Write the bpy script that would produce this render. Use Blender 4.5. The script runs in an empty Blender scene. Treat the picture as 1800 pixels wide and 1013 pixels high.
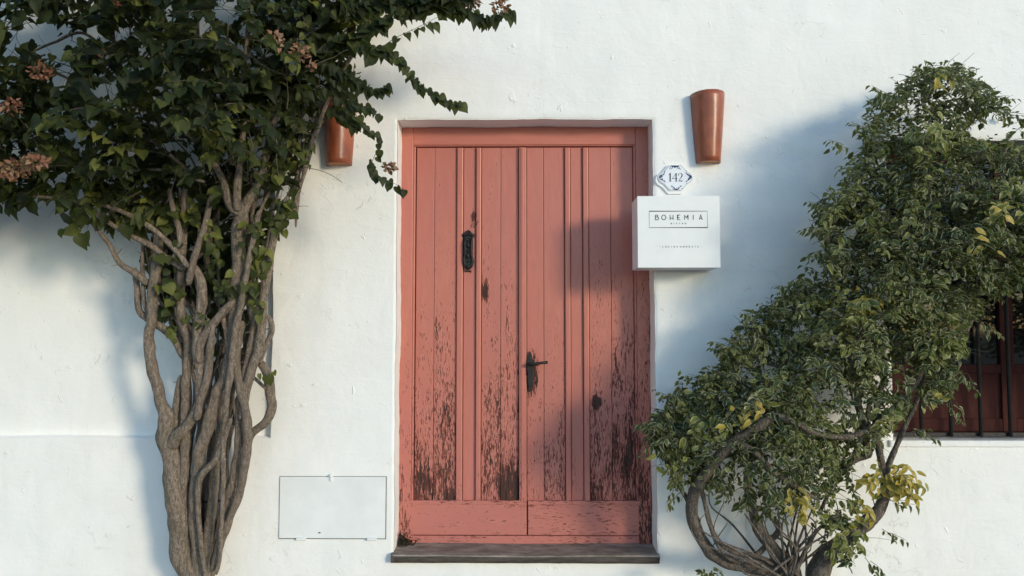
import bpy, math, random
import numpy as np
from mathutils import Vector, Matrix, Euler, noise as mnoise

random.seed(7)
rng = np.random.default_rng(7)
sc = bpy.context.scene
col = sc.collection
R = math.radians

# ------------------------------------------------------------------ camera, sky, sun, exposure
FPX, W0, H0 = 1300.0, 1800.0, 1013.0
CAM_D, CAM_Z = 4.06, 1.5
PITCH, YAW = R(3.2), R(0.6)
cam_data = bpy.data.cameras.new("camera")
cam_data.sensor_width = 36.0
cam_data.lens = 36.0 * FPX / W0
cam_data.clip_start = 0.05
cam_data.clip_end = 3000.0
cam = bpy.data.objects.new("camera", cam_data)
col.objects.link(cam)
cam.location = (0, -CAM_D, CAM_Z)
cam.rotation_euler = (R(90) + PITCH, 0, YAW)
sc.camera = cam
CR = cam.rotation_euler.to_matrix()
CRT = CR.transposed()
CP = Vector(cam.location)

SUN_TO = Vector((0.97, -1.0, 0.29)).normalized()        # direction towards the sun
world = bpy.data.worlds.new("World")
sc.world = world
world.use_nodes = True
wn = world.node_tree
wn.nodes.clear()
wo = wn.nodes.new("ShaderNodeOutputWorld")
wb = wn.nodes.new("ShaderNodeBackground")
ws = wn.nodes.new("ShaderNodeTexSky")
ws.sky_type = 'NISHITA'
ws.sun_disc = False
ws.sun_elevation = math.asin(SUN_TO.z)
ws.sun_rotation = math.atan2(SUN_TO.x, SUN_TO.y)
ws.air_density = 1.0
ws.dust_density = 0.1
ws.ozone_density = 2.2
wb.inputs['Strength'].default_value = 0.15
wn.links.new(ws.outputs[0], wb.inputs[0])
wn.links.new(wb.outputs[0], wo.inputs[0])

sun_data = bpy.data.lights.new("sun", 'SUN')
sun_data.energy = 1.05
sun_data.angle = R(10)     # the photograph's shadows have wide soft edges
sun_data.color = (1.0, 0.86, 0.62)
sun = bpy.data.objects.new("sun", sun_data)
col.objects.link(sun)
sun.rotation_euler = SUN_TO.to_track_quat('Z', 'Y').to_euler()
sun.location = SUN_TO * 30

sc.view_settings.view_transform = 'Standard'
sc.view_settings.look = 'None'
sc.view_settings.gamma = 1.0
sc.view_settings.use_curve_mapping = False
sc.view_settings.exposure = 1.14

# ------------------------------------------------------------------ helpers
def at(px, py, d=0.0):
    """point of the view ray through photograph pixel (px,py) that lies d metres in front of the house wall"""
    v = CR @ Vector(((px - W0 / 2) / FPX, (H0 / 2 - py) / FPX, -1.0))
    t = (-d - CP.y) / v.y
    return CP + v * t

def proj(p):
    v = CRT @ (Vector(p) - CP)
    return (W0 / 2 + FPX * v.x / -v.z, H0 / 2 - FPX * v.y / -v.z)

CRn = np.array(CR); CPn = np.array(CP)
def proj_np(P):
    v = (P - CPn) @ CRn
    return np.stack([W0 / 2 + FPX * v[:, 0] / -v[:, 2], H0 / 2 - FPX * v[:, 1] / -v[:, 2]], 1)

PXM = CAM_D / FPX        # metres per photo pixel on the wall

def tag(o, label=None, cat=None, group=None, kind=None):
    if label: o['label'] = label
    if cat: o['category'] = cat
    if group: o['group'] = group
    if kind: o['kind'] = kind
    return o

def empty(name, loc, parent=None):
    o = bpy.data.objects.new(name, None)
    o.empty_display_size = 0.1
    col.objects.link(o)
    o['origin'] = 0
    del o['origin']
    o.location = loc
    if parent is not None:
        o.parent = parent
        o.location = Vector(loc) - wloc(parent)
    return o

def wloc(o):
    l = Vector((0, 0, 0))
    while o is not None:
        l += Vector(o.location); o = o.parent
    return l

def link_mesh(name, me, mat, parent=None):
    o = bpy.data.objects.new(name, me)
    col.objects.link(o)
    if mat is not None and not me.materials:
        for m in (mat if isinstance(mat, (list, tuple)) else [mat]):
            me.materials.append(m)
    if parent is not None:
        o.parent = parent
        o.location = -wloc(parent)
    return o

def np_mesh(name, V, F, smooth=True, attrs=None, midx=None):
    """V (n,3); F list of faces or (m,k) array"""
    me = bpy.data.meshes.new(name)
    V = np.asarray(V, dtype=np.float32)
    if isinstance(F, np.ndarray):
        k = F.shape[1]
        loops = F.astype(np.int32).ravel()
        starts = np.arange(0, len(loops), k, dtype=np.int32)
    else:
        lens = np.array([len(f) for f in F], dtype=np.int32)
        loops = np.array([i for f in F for i in f], dtype=np.int32)
        starts = np.concatenate([[0], np.cumsum(lens)[:-1]]).astype(np.int32)
    me.vertices.add(len(V))
    me.vertices.foreach_set('co', V.ravel())
    me.loops.add(len(loops))
    me.loops.foreach_set('vertex_index', loops)
    me.polygons.add(len(starts))
    me.polygons.foreach_set('loop_start', starts)
    if smooth:
        me.polygons.foreach_set('use_smooth', np.ones(len(starts), dtype=bool))
    else:
        me.polygons.foreach_set('use_smooth', np.zeros(len(starts), dtype=bool))
    if midx is not None:
        me.polygons.foreach_set('material_index', np.asarray(midx, dtype=np.int32))
    me.update(calc_edges=True)
    for an, av in (attrs or {}).items():
        a = me.attributes.new(an, 'FLOAT', 'POINT')
        a.data.foreach_set('value', np.asarray(av, dtype=np.float32))
    me.validate()
    return me

class MB:
    """collects shapes into one mesh"""
    def __init__(s): s.v = []; s.f = []; s.m = []; s.mi = 0
    def add(s, V, F):
        b = len(s.v)
        s.v.extend([tuple(p) for p in V])
        for f in F:
            s.f.append([b + i for i in f]); s.m.append(s.mi)
    def box(s, x0, x1, y0, y1, z0, z1, bev=0.0):
        """box with chamfered vertical/horizontal front edges (front is -y)"""
        if bev <= 0:
            V = [(x0,y0,z0),(x1,y0,z0),(x1,y1,z0),(x0,y1,z0),(x0,y0,z1),(x1,y0,z1),(x1,y1,z1),(x0,y1,z1)]
            s.add(V, [(0,1,5,4),(1,2,6,5),(2,3,7,6),(3,0,4,7),(4,5,6,7),(3,2,1,0)])
        else:
            b = bev
            V = []
            for (i, y) in ((b, y0), (b * .3, y0 + b * .3), (0, y0 + b), (0, y1)):
                V += [(x0+i,y,z0+i),(x1-i,y,z0+i),(x1-i,y,z1-i),(x0+i,y,z1-i)]
            F = [(0,1,2,3)]
            for r in range(3):
                for k in range(4):
                    a = r*4+k; c = r*4+(k+1)%4
                    F.append((a, a+4, c+4, c))
            F.append((15,14,13,12))
            s.add(V, F)
    def prism(s, pts, y0, y1):
        """pts: (x,z) polygon, extruded y0 (front) .. y1"""
        n = len(pts)
        V = [(p[0], y0, p[1]) for p in pts] + [(p[0], y1, p[1]) for p in pts]
        F = [list(range(n)), list(range(2*n-1, n-1, -1))]
        for i in range(n):
            j = (i+1) % n
            F.append((i, n+i, n+j, j))
        s.add(V, F)
    def ribbon(s, pts, w, y0, y1, closed=False):
        """flat stroke of width(s) w along pts in x,z"""
        n = len(pts)
        ws_ = w if isinstance(w, (list, tuple)) else [w] * n
        L, Rr = [], []
        for i in range(n):
            a = pts[(i-1) % n] if (closed or i > 0) else pts[i]
            b = pts[(i+1) % n] if (closed or i < n-1) else pts[i]
            d = Vector((b[0]-a[0], b[1]-a[1]))
            if d.length < 1e-9: d = Vector((1, 0))
            d.normalize()
            nx, nz = -d.y, d.x
            k = ws_[i] / 2
            if 0 < i < n-1 or closed:
                e1 = Vector((pts[i][0]-a[0], pts[i][1]-a[1]))
                if e1.length > 1e-9:
                    e1.normalize()
                    c = max(.45, abs(e1.dot(d)))
                    k /= c
            L.append((pts[i][0]+nx*k, pts[i][1]+nz*k)); Rr.append((pts[i][0]-nx*k, pts[i][1]-nz*k))
        V = []
        for l, r in zip(L, Rr):
            V += [(l[0], y0, l[1]), (r[0], y0, r[1]), (r[0], y1, r[1]), (l[0], y1, l[1])]
        F = []
        for i in range(n if closed else n-1):
            a = i*4; b = ((i+1) % n)*4
            for k in range(4):
                F.append((a+k, a+(k+1)%4, b+(k+1)%4, b+k))
        if not closed:
            F += [(3,2,1,0), tuple((n-1)*4+k for k in range(4))]
        s.add(V, F)
    def tube(s, pts, radii, sides=8, rough=0.0, cap=True, seed=0):
        pts = [Vector(p) for p in pts]
        n = len(pts)
        V = []; F = []
        up = Vector((0, -1, 0.13)).normalized()
        prev = None
        for i in range(n):
            t = (pts[min(i+1, n-1)] - pts[max(i-1, 0)])
            if t.length < 1e-9: t = Vector((0, 0, 1))
            t.normalize()
            if prev is None:
                u = up.cross(t)
                if u.length < 1e-3: u = Vector((1, 0, 0)).cross(t)
                u.normalize()
            else:
                u = prev - t * prev.dot(t)
                u.normalize()
            prev = u
            w = t.cross(u)
            for k in range(sides):
                a = 2*math.pi*k/sides
                r = radii[i]
                if rough:
                    q = pts[i] * 14 + Vector((math.cos(a)*1.3, math.sin(a)*1.3, seed*3.1))
                    r *= 1 + rough * mnoise.noise(q)
                V.append(pts[i] + (u*math.cos(a) + w*math.sin(a)) * r)
        for i in range(n-1):
            for k in range(sides):
                F.append((i*sides+k, i*sides+(k+1)%sides, (i+1)*sides+(k+1)%sides, (i+1)*sides+k))
        if cap:
            F.append(list(range(sides-1, -1, -1))); F.append([(n-1)*sides+k for k in range(sides)])
        s.add(V, F)
    def sphere(s, c, r, n=8, sc_=(1,1,1)):
        c = Vector(c); V = []; F = []
        m = max(4, n//2+1)
        for i in range(m+1):
            th = math.pi*i/m
            for k in range(n):
                ph = 2*math.pi*k/n
                V.append((c.x+r*sc_[0]*math.sin(th)*math.cos(ph), c.y+r*sc_[1]*math.sin(th)*math.sin(ph), c.z+r*sc_[2]*math.cos(th)))
        for i in range(m):
            for k in range(n):
                F.append((i*n+k, (i+1)*n+k, (i+1)*n+(k+1)%n, i*n+(k+1)%n))
        s.add(V, F)
    def build(s, name, mat, parent=None, smooth=False):
        me = np_mesh(name, np.array(s.v, dtype=np.float32), s.f, smooth, midx=s.m)
        return link_mesh(name, me, mat, parent)

def catmull(P, step):
    """P: list of tuples (any dimension) -> resampled list"""
    P = [np.array(p, dtype=float) for p in P]
    if len(P) == 2: P = [P[0], (P[0]+P[1])/2, P[1]]
    out = []
    n = len(P)
    for i in range(n-1):
        p0 = P[max(i-1, 0)]; p1 = P[i]; p2 = P[i+1]; p3 = P[min(i+2, n-1)]
        m = max(1, int(np.linalg.norm((p2-p1)[:3]) / step))
        for k in range(m):
            t = k/m
            out.append(0.5*((2*p1)+(-p0+p2)*t+(2*p0-5*p1+4*p2-p3)*t*t+(-p0+3*p1-3*p2+p3)*t**3))
    out.append(P[-1])
    return out

# ------------------------------------------------------------------ materials
def new_mat(name):
    m = bpy.data.materials.new(name)
    m.use_nodes = True
    nt = m.node_tree
    b = nt.nodes['Principled BSDF']
    return m, nt, b
def N(nt, t, **kw):
    n = nt.nodes.new(t)
    for k, v in kw.items():
        setattr(n, k, v)
    return n
def noise_tex(nt, vec, scale, detail=3, rough=0.55, dist=0.0):
    n = N(nt, "ShaderNodeTexNoise")
    n.inputs['Scale'].default_value = scale
    n.inputs['Detail'].default_value = detail
    n.inputs['Roughness'].default_value = rough
    n.inputs['Distortion'].default_value = dist
    if vec is not None: nt.links.new(vec, n.inputs['Vector'])
    return n
def math_n(nt, op, a, b=None, c=None):
    n = N(nt, "ShaderNodeMath", operation=op)
    for i, v in enumerate((a, b, c)):
        if v is None: continue
        if hasattr(v, 'is_linked'): nt.links.new(v, n.inputs[i])
        else: n.inputs[i].default_value = v
    return n.outputs[0]
def ramp(nt, fac, stops):
    n = N(nt, "ShaderNodeValToRGB")
    cr = n.color_ramp
    while len(cr.elements) > 1: cr.elements.remove(cr.elements[-1])
    cr.elements[0].position = stops[0][0]; cr.elements[0].color = (*stops[0][1], 1)
    for p, c in stops[1:]:
        e = cr.elements.new(p); e.color = (*c, 1)
    nt.links.new(fac, n.inputs[0])
    return n.outputs[0]
def mix(nt, fac, a, b, blend='MIX'):
    n = N(nt, "ShaderNodeMix", data_type='RGBA', blend_type=blend)
    for i, v in ((0, fac), (6, a), (7, b)):
        if hasattr(v, 'is_linked'): nt.links.new(v, n.inputs[i])
        elif i == 0: n.inputs[0].default_value = v
        else: n.inputs[i].default_value = (*v, 1)
    return n.outputs[2]
def bump(nt, h, strength, dist, normal=None):
    n = N(nt, "ShaderNodeBump")
    n.inputs['Strength'].default_value = strength
    n.inputs['Distance'].default_value = dist
    nt.links.new(h, n.inputs['Height'])
    if normal is not None: nt.links.new(normal, n.inputs['Normal'])
    return n.outputs[0]
def pos(nt, scale=None):
    g = N(nt, "ShaderNodeNewGeometry")
    if scale is None: return g.outputs['Position']
    m = N(nt, "ShaderNodeMapping")
    m.inputs['Scale'].default_value = scale
    nt.links.new(g.outputs['Position'], m.inputs['Vector'])
    return m.outputs[0]
def grey(v): return (v, v, v)

def mat_plaster():
    m, nt, b = new_mat("whitewashed_plaster")
    p = pos(nt)
    n1 = noise_tex(nt, p, 1.6, 5, .6)
    n2 = noise_tex(nt, p, 9, 5, .6)
    n3 = noise_tex(nt, p, 55, 4, .6)
    pv = pos(nt, (7, 7, 1.2))
    n4 = noise_tex(nt, pv, 1.6, 5, .65)
    c = ramp(nt, n1.outputs[0], [(.3, (.80, .79, .765)), (.7, (.87, .855, .83))])
    st = ramp(nt, n4.outputs[0], [(.52, grey(0)), (.78, grey(1))])
    c = mix(nt, math_n(nt, 'MULTIPLY', st, .22), c, (.66, .645, .60))
    # small specks of dirt
    sp = noise_tex(nt, p, 38, 2, .5)
    spm = ramp(nt, sp.outputs[0], [(.76, grey(0)), (.79, grey(1))])
    c = mix(nt, math_n(nt, 'MULTIPLY', spm, .55), c, (.33, .29, .25))
    # grime towards the foot of the wall
    sx = N(nt, "ShaderNodeSeparateXYZ"); nt.links.new(p, sx.inputs[0])
    lo = math_n(nt, 'SUBTRACT', 1.0, math_n(nt, 'DIVIDE', sx.outputs[2], .9))
    lo = math_n(nt, 'MULTIPLY', N_clamp(nt, lo), n2.outputs[0])
    c = mix(nt, math_n(nt, 'MULTIPLY', lo, .35), c, (.60, .59, .56))
    pt_ = noise_tex(nt, p, .9, 6, .7, 1.2)
    c = mix(nt, ramp(nt, pt_.outputs[0], [(.50, grey(0)), (.56, grey(.16))]), c, (.74, .715, .66))
    sc_n = noise_tex(nt, pos(nt, (60, 60, 5)), 1.0, 2, .5, 2.0)
    c = mix(nt, ramp(nt, sc_n.outputs[0], [(.74, grey(0)), (.77, grey(.35))]), c, (.58, .56, .52))
    nt.links.new(c, b.inputs['Base Color'])
    b.inputs['Roughness'].default_value = .82
    b.inputs['Specular IOR Level'].default_value = .25
    vo = N(nt, "ShaderNodeTexNoise"); vo.inputs['Scale'].default_value = 22; vo.inputs['Detail'].default_value = 6; vo.inputs['Distortion'].default_value = 1.3
    nt.links.new(p, vo.inputs['Vector'])
    ridg = math_n(nt, 'ABSOLUTE', math_n(nt, 'SUBTRACT', vo.outputs[0], .5))
    # trowel strokes
    pt = pos(nt, (5, 5, 16)); tr = noise_tex(nt, pt, 1.0, 4, .6, 1.0)
    h = math_n(nt, 'ADD', math_n(nt, 'MULTIPLY', n2.outputs[0], .8), math_n(nt, 'MULTIPLY', n3.outputs[0], .10))
    h = math_n(nt, 'ADD', h, math_n(nt, 'MULTIPLY', tr.outputs[0], .55))
    h = math_n(nt, 'SUBTRACT', h, math_n(nt, 'MULTIPLY', ridg, .5))
    # sparse blisters and lumps
    n5 = noise_tex(nt, p, 13, 3, .6, .6)
    lump = ramp(nt, n5.outputs[0], [(.66, grey(0)), (.74, grey(1))])
    h = math_n(nt, 'ADD', h, math_n(nt, 'MULTIPLY', lump, .9))
    w2 = noise_tex(nt, pos(nt, (3, 3, 2)), 1.0, 3, .5, .8)
    h = math_n(nt, 'ADD', h, math_n(nt, 'MULTIPLY', w2.outputs[0], 2.2))
    vor = N(nt, "ShaderNodeTexVoronoi"); vor.feature = 'DISTANCE_TO_EDGE'; vor.inputs['Scale'].default_value = 1.3
    dn = noise_tex(nt, p, 3.5, 5, .65)
    vm = N(nt, "ShaderNodeVectorMath", operation='MULTIPLY_ADD'); nt.links.new(dn.outputs[1], vm.inputs[0]); vm.inputs[1].default_value = (.9, .9, .9); nt.links.new(p, vm.inputs[2])
    nt.links.new(vm.outputs[0], vor.inputs['Vector'])
    crk = ramp(nt, vor.outputs['Distance'], [(0, grey(1)), (.0045, grey(0))])
    crk = math_n(nt, 'MULTIPLY', crk, ramp(nt, n1.outputs[0], [(.52, grey(0)), (.60, grey(1))]))
    h = math_n(nt, 'SUBTRACT', h, math_n(nt, 'MULTIPLY', crk, .8))
    nt.links.new(bump(nt, h, .6, .0065), b.inputs['Normal'])
    return m
def N_clamp(nt, v):
    n = N(nt, "ShaderNodeClamp"); nt.links.new(v, n.inputs[0]); return n.outputs[0]

def mat_paint(name, horizontal=False):
    """peeling pink paint over old dark wood; obj['wear'] and a height term set how much has come off"""
    m, nt, b = new_mat(name)
    g = N(nt, "ShaderNodeNewGeometry"); p = g.outputs['Position']
    oi = N(nt, "ShaderNodeObjectInfo")
    cmb = N(nt, "ShaderNodeCombineXYZ")
    nt.links.new(math_n(nt, 'MULTIPLY', oi.outputs['Random'], 37.0), cmb.inputs[0])
    nt.links.new(math_n(nt, 'MULTIPLY', oi.outputs['Random'], 11.0), cmb.inputs[2])
    va = N(nt, "ShaderNodeVectorMath", operation='ADD'); nt.links.new(p, va.inputs[0]); nt.links.new(cmb.outputs[0], va.inputs[1])
    def mp(s):
        k = N(nt, "ShaderNodeMapping"); k.inputs['Scale'].default_value = s
        nt.links.new(va.outputs[0], k.inputs['Vector']); return k.outputs[0]
    S = (1.0, 1, .15) if not horizontal else (.14, 1, 1.0)
    fl = noise_tex(nt, mp(tuple(120*x for x in S)), 1.0, 5, .62, .35)
    fl2 = noise_tex(nt, mp(tuple(42*x for x in S)), 1.0, 5, .6, .6)
    patch = noise_tex(nt, mp((7, 7, 3.0)), 1.0, 3, .5)
    grain = noise_tex(nt, mp(tuple(190*x for x in (S[0], 1, S[2]*.25)) if not horizontal else (8, 190, 190)), 1.0, 4, .6)
    w = N(nt, "ShaderNodeAttribute"); w.attribute_type = 'OBJECT'; w.attribute_name = 'wear'
    sx = N(nt, "ShaderNodeSeparateXYZ"); nt.links.new(p, sx.inputs[0])
    # more paint is gone near the bottom of the door
    hgt = N(nt, "ShaderNodeMapRange"); nt.links.new(sx.outputs[2], hgt.inputs[0])
    hgt.inputs[1].default_value = .55; hgt.inputs[2].default_value = 2.15; hgt.inputs[3].default_value = .145; hgt.inputs[4].default_value = -.06
    amt = math_n(nt, 'ADD', math_n(nt, 'MULTIPLY', w.outputs['Fac'], .22), hgt.outputs[0])
    # bare patches round the knocker and the key plate, where hands and old fittings wore the paint away
    for (px_, py_, a_, b_, k_) in ((833, 385, .045, .11, .36), (822, 478, .045, .045, .30), (936, 655, .045, .17, .27), (1048, 707, .035, .05, .24), (852, 512, .03, .08, .26), (1104, 810, .06, .2, .10), (895, 850, .08, .16, .08), (745, 850, .09, .12, .08)):
        q_ = at(px_, py_, -.18)
        ex = math_n(nt, 'DIVIDE', math_n(nt, 'SUBTRACT', sx.outputs[0], q_.x), a_); ez = math_n(nt, 'DIVIDE', math_n(nt, 'SUBTRACT', sx.outputs[2], q_.z), b_)
        dd_ = math_n(nt, 'SUBTRACT', 1.0, math_n(nt, 'ADD', math_n(nt, 'MULTIPLY', ex, ex), math_n(nt, 'MULTIPLY', ez, ez)))
        amt = math_n(nt, 'ADD', amt, math_n(nt, 'MULTIPLY', N_clamp(nt, dd_), k_))
    med = noise_tex(nt, mp(tuple(18*x for x in S)), 1.0, 2, .5)
    fine = noise_tex(nt, mp(tuple(210*x for x in S)), 1.0, 3, .6, .3)
    cl = math_n(nt, 'ADD', math_n(nt, 'MULTIPLY', math_n(nt, 'SUBTRACT', patch.outputs[0], .5), .20), math_n(nt, 'MULTIPLY', math_n(nt, 'SUBTRACT', med.outputs[0], .5), .20))
    f = math_n(nt, 'ADD', math_n(nt, 'MULTIPLY', fl.outputs[0], .60), math_n(nt, 'MULTIPLY', fl2.outputs[0], .40))
    f = math_n(nt, 'ADD', f, math_n(nt, 'MULTIPLY', cl, 1.0))
    f = math_n(nt, 'ADD', f, amt)
    g2 = math_n(nt, 'ADD', math_n(nt, 'MULTIPLY', fine.outputs[0], .72), math_n(nt, 'MULTIPLY', fl2.outputs[0], .28))
    g2 = math_n(nt, 'ADD', math_n(nt, 'ADD', g2, math_n(nt, 'MULTIPLY', cl, .7)), math_n(nt, 'MULTIPLY', amt, .85))
    deep = ramp(nt, f, [(.765, grey(0)), (.775, grey(1))])
    thin = ramp(nt, g2, [(.686, grey(0)), (.700, grey(1))])
    peel = math_n(nt, 'MAXIMUM', deep, thin)
    edge = math_n(nt, 'MAXIMUM', ramp(nt, f, [(.715, grey(0)), (.762, grey(1))]), ramp(nt, g2, [(.655, grey(0)), (.686, grey(1))]))
    pc = ramp(nt, fl2.outputs[0], [(.3, (.455, .145, .104)), (.7, (.52, .178, .130))])
    big = noise_tex(nt, mp((2.2, 2, 1.2)), 1.0, 4, .6)
    pc = mix(nt, ramp(nt, big.outputs[0], [(.4, grey(0)), (.75, grey(.55))]), pc, (.44, .140, .115))
    low = N(nt, "ShaderNodeMapRange"); nt.links.new(sx.outputs[2], low.inputs[0])
    low.inputs[1].default_value = 1.3; low.inputs[2].default_value = .3; low.inputs[3].default_value = 0; low.inputs[4].default_value = .5
    pc = mix(nt, low.outputs[0], pc, (.50, .175, .155))       # pinker coat low down
    pc = mix(nt, math_n(nt, 'MULTIPLY', edge, .35), pc, (.56, .27, .22))
    wood = ramp(nt, grain.outputs[0], [(.35, (.030, .013, .010)), (.65, (.085, .040, .032))])
    wood = mix(nt, deep, mix(nt, fl2.outputs[0], (.10, .022, .016), (.20, .055, .038)), wood)
    c = mix(nt, peel, pc, wood)
    nt.links.new(c, b.inputs['Base Color'])
    nt.links.new(ramp(nt, peel, [(0, grey(.42)), (1, grey(.9))]), b.inputs['Roughness'])
    b.inputs['Specular IOR Level'].default_value = .4
    h = math_n(nt, 'SUBTRACT', math_n(nt, 'MULTIPLY', grain.outputs[0], .10), math_n(nt, 'MULTIPLY', peel, .9))
    h = math_n(nt, 'ADD', h, math_n(nt, 'MULTIPLY', edge, .35))
    h = math_n(nt, 'ADD', h, math_n(nt, 'MULTIPLY', fl2.outputs[0], .25))
    nt.links.new(bump(nt, h, .7, .0025), b.inputs['Normal'])
    return m

def simple(name, c0, c1, scale, rough=.6, bs=.3, bd=.003, spec=.4, metal=0.0, vec=None, detail=4):
    m, nt, b = new_mat(name)
    p = pos(nt, vec)
    n = noise_tex(nt, p, scale, detail, .6)
    nt.links.new(ramp(nt, n.outputs[0], [(.32, c0), (.68, c1)]), b.inputs['Base Color'])
    b.inputs['Roughness'].default_value = rough
    b.inputs['Specular IOR Level'].default_value = spec
    b.inputs['Metallic'].default_value = metal
    if bs: nt.links.new(bump(nt, n.outputs[0], bs, bd), b.inputs['Normal'])
    return m

def mat_bark(name, c0, c1, c2):
    m, nt, b = new_mat(name)
    oi = N(nt, "ShaderNodeObjectInfo")
    p = pos(nt, (1, 1, .35))
    n = noise_tex(nt, p, 80, 6, .7, .6)
    n2 = noise_tex(nt, pos(nt, (1, 1, .6)), 150, 3, .6)
    n3 = noise_tex(nt, pos(nt), 9, 3, .6)
    c = ramp(nt, n.outputs[0], [(.34, tuple(x*.75 for x in c0)), (.46, c0), (.55, c1), (.70, c2)])
    c = mix(nt, math_n(nt, 'MULTIPLY', oi.outputs['Random'], .45), c, c0)
    sp = ramp(nt, n2.outputs[0], [(.54, grey(0)), (.66, grey(1))])
    c = mix(nt, math_n(nt, 'MULTIPLY', sp, .34), c, tuple(min(1, x*1.7) for x in c2))
    c = mix(nt, ramp(nt, n3.outputs[0], [(.5, grey(0)), (.8, grey(.5))]), c, (.10, .10, .06))
    nt.links.new(c, b.inputs['Base Color'])
    b.inputs['Roughness'].default_value = .85
    b.inputs['Specular IOR Level'].default_value = .2
    h = math_n(nt, 'ADD', n.outputs[0], math_n(nt, 'MULTIPLY', n2.outputs[0], .6))
    nt.links.new(bump(nt, h, 1.0, .010), b.inputs['Normal'])
    return m

def mat_leaf(name, stops, rim=None, rough=.42, trans=.22, spec=.35):
    """colour from the leaf's own 'tint'; 'rim' paints the variegated margin of the leaf"""
    m, nt, b = new_mat(name)
    a = N(nt, "ShaderNodeAttribute"); a.attribute_name = 'tint'
    c = ramp(nt, a.outputs['Fac'], stops)
    n = noise_tex(nt, pos(nt), 90, 3, .6)
    c = mix(nt, math_n(nt, 'MULTIPLY', n.outputs[0], .35), c, stops[0][1])
    r = N(nt, "ShaderNodeAttribute"); r.attribute_name = 'rim'
    if rim is not None:
        rr = math_n(nt, 'ADD', r.outputs['Fac'], math_n(nt, 'MULTIPLY', math_n(nt, 'SUBTRACT', n.outputs[0], .5), .9))
        c = mix(nt, math_n(nt, 'MULTIPLY', ramp(nt, rr, [(.50, grey(0)), (.66, grey(1))]), .8), c, rim)
    nt.links.new(c, b.inputs['Base Color'])
    b.inputs['Roughness'].default_value = rough
    b.inputs['Specular IOR Level'].default_value = spec
    nt.links.new(bump(nt, n.outputs[0], .35, .004), b.inputs['Normal'])
    t = N(nt, "ShaderNodeBsdfTranslucent")
    tc = mix(nt, .5, c, (.30, .38, .04), 'MIX')
    nt.links.new(tc, t.inputs[0])
    mx = N(nt, "ShaderNodeMixShader"); mx.inputs[0].default_value = trans
    nt.links.new(b.outputs[0], mx.inputs[1]); nt.links.new(t.outputs[0], mx.inputs[2])
    nt.links.new(mx.outputs[0], nt.nodes['Material Output'].inputs[0])
    return m

M_plaster = mat_plaster()
M_paint = mat_paint("peeling_pink_paint")
M_paint_h = mat_paint("peeling_pink_paint_cross_grain", True)
M_iron = simple("black_iron", (.008, .008, .008), (.022, .020, .019), 60, .5, .5, .003, .35)
M_slate = simple("worn_slate", (.12, .096, .078), (.36, .305, .255), 9, .75, .6, .006, .3, vec=(1, 2, 3), detail=8)
M_clay = simple("glazed_terracotta", (.23, .058, .026), (.36, .098, .042), 14, .33, .35, .004, .5, vec=(2, 2, .8))
M_clay_lit = simple("lit_underside_terracotta", (.62, .26, .10), (.75, .36, .16), 25, .8, .3, .003, .2)  # bright orange stands in for light on the lamps' undersides
M_white = simple("white_painted_metal", (.72, .725, .715), (.80, .805, .795), 5, .45, .15, .003, .35)
M_white_box = simple("white_sign_board", (.76, .765, .76), (.82, .82, .815), 6, .5, .1, .002, .35)
M_black_ink = simple("black_ink", (.02, .02, .02), (.03, .03, .03), 30, .6, 0)
M_grey_ink = simple("grey_ink", (.06, .06, .06), (.09, .09, .09), 30, .6, 0)
M_tile = simple("glazed_white_tile", (.72, .73, .76), (.78, .79, .81), 20, .18, .1, .001, .5)
M_navy = simple("navy_glaze", (.012, .016, .06), (.03, .04, .13), 300, .2, 0)
M_numeral = simple("dark_glaze", (.01, .012, .025), (.015, .018, .04), 60, .25, 0)
M_shutter = simple("maroon_wood", (.042, .013, .0115), (.066, .020, .0175), 18, .75, .3, .003, .12, vec=(3, 3, .6))
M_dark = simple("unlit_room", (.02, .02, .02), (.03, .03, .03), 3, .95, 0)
M_gap = simple("dark_gap", (.03, .03, .03), (.05, .05, .05), 20, .9, 0)
M_moss = simple("dark_moss", (.012, .010, .006), (.05, .035, .02), 120, .95, .8, .01)
M_bark = mat_bark("grey_brown_bark", (.15, .115, .088), (.25, .198, .158), (.33, .27, .22))
M_bark_r = mat_bark("dark_brown_bark", (.095, .075, .062), (.17, .14, .115), (.28, .235, .20))
M_twig = simple("thin_twig", (.06, .048, .036), (.14, .11, .085), 40, .8, 0)
M_twig_g = simple("green_twig", (.05, .05, .028), (.10, .10, .05), 40, .7, 0)
M_leaf_a = mat_leaf("dark_heart_leaf", [(0, (.009, .014, .007)), (.35, (.026, .036, .013)), (.65, (.080, .092, .025)), (1, (.24, .24, .055))], None, .55, .24, .20)
M_leaf_b = mat_leaf("variegated_leaf", [(0, (.011, .018, .008)), (.45, (.048, .062, .020)), (.8, (.155, .170, .034)), (.93, (.22, .22, .045)), (1, (.55, .38, .05))], (.42, .43, .24), .40, .28)
M_bract = mat_leaf("dry_bract", [(0, (.14, .05, .035)), (.5, (.30, .14, .09)), (1, (.50, .33, .22))], None, .8, .25)
M_pave = simple("stone_pavement", (.36, .345, .315), (.46, .44, .40), 6, .85, .4, .01, .3, detail=8)
M_road = simple("stone_roadway", (.24, .23, .21), (.34, .325, .30), 120, .9, .5, .006, .3)
M_ground = simple("ground_far", (.16, .155, .14), (.22, .21, .19), .2, .95, 0)
m, nt, b = new_mat("window_glass")
b.inputs['Base Color'].default_value = (.02, .022, .025, 1); b.inputs['Roughness'].default_value = .05
b.inputs['Transmission Weight'].default_value = .6; b.inputs['IOR'].default_value = 1.45
M_glass = m

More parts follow.
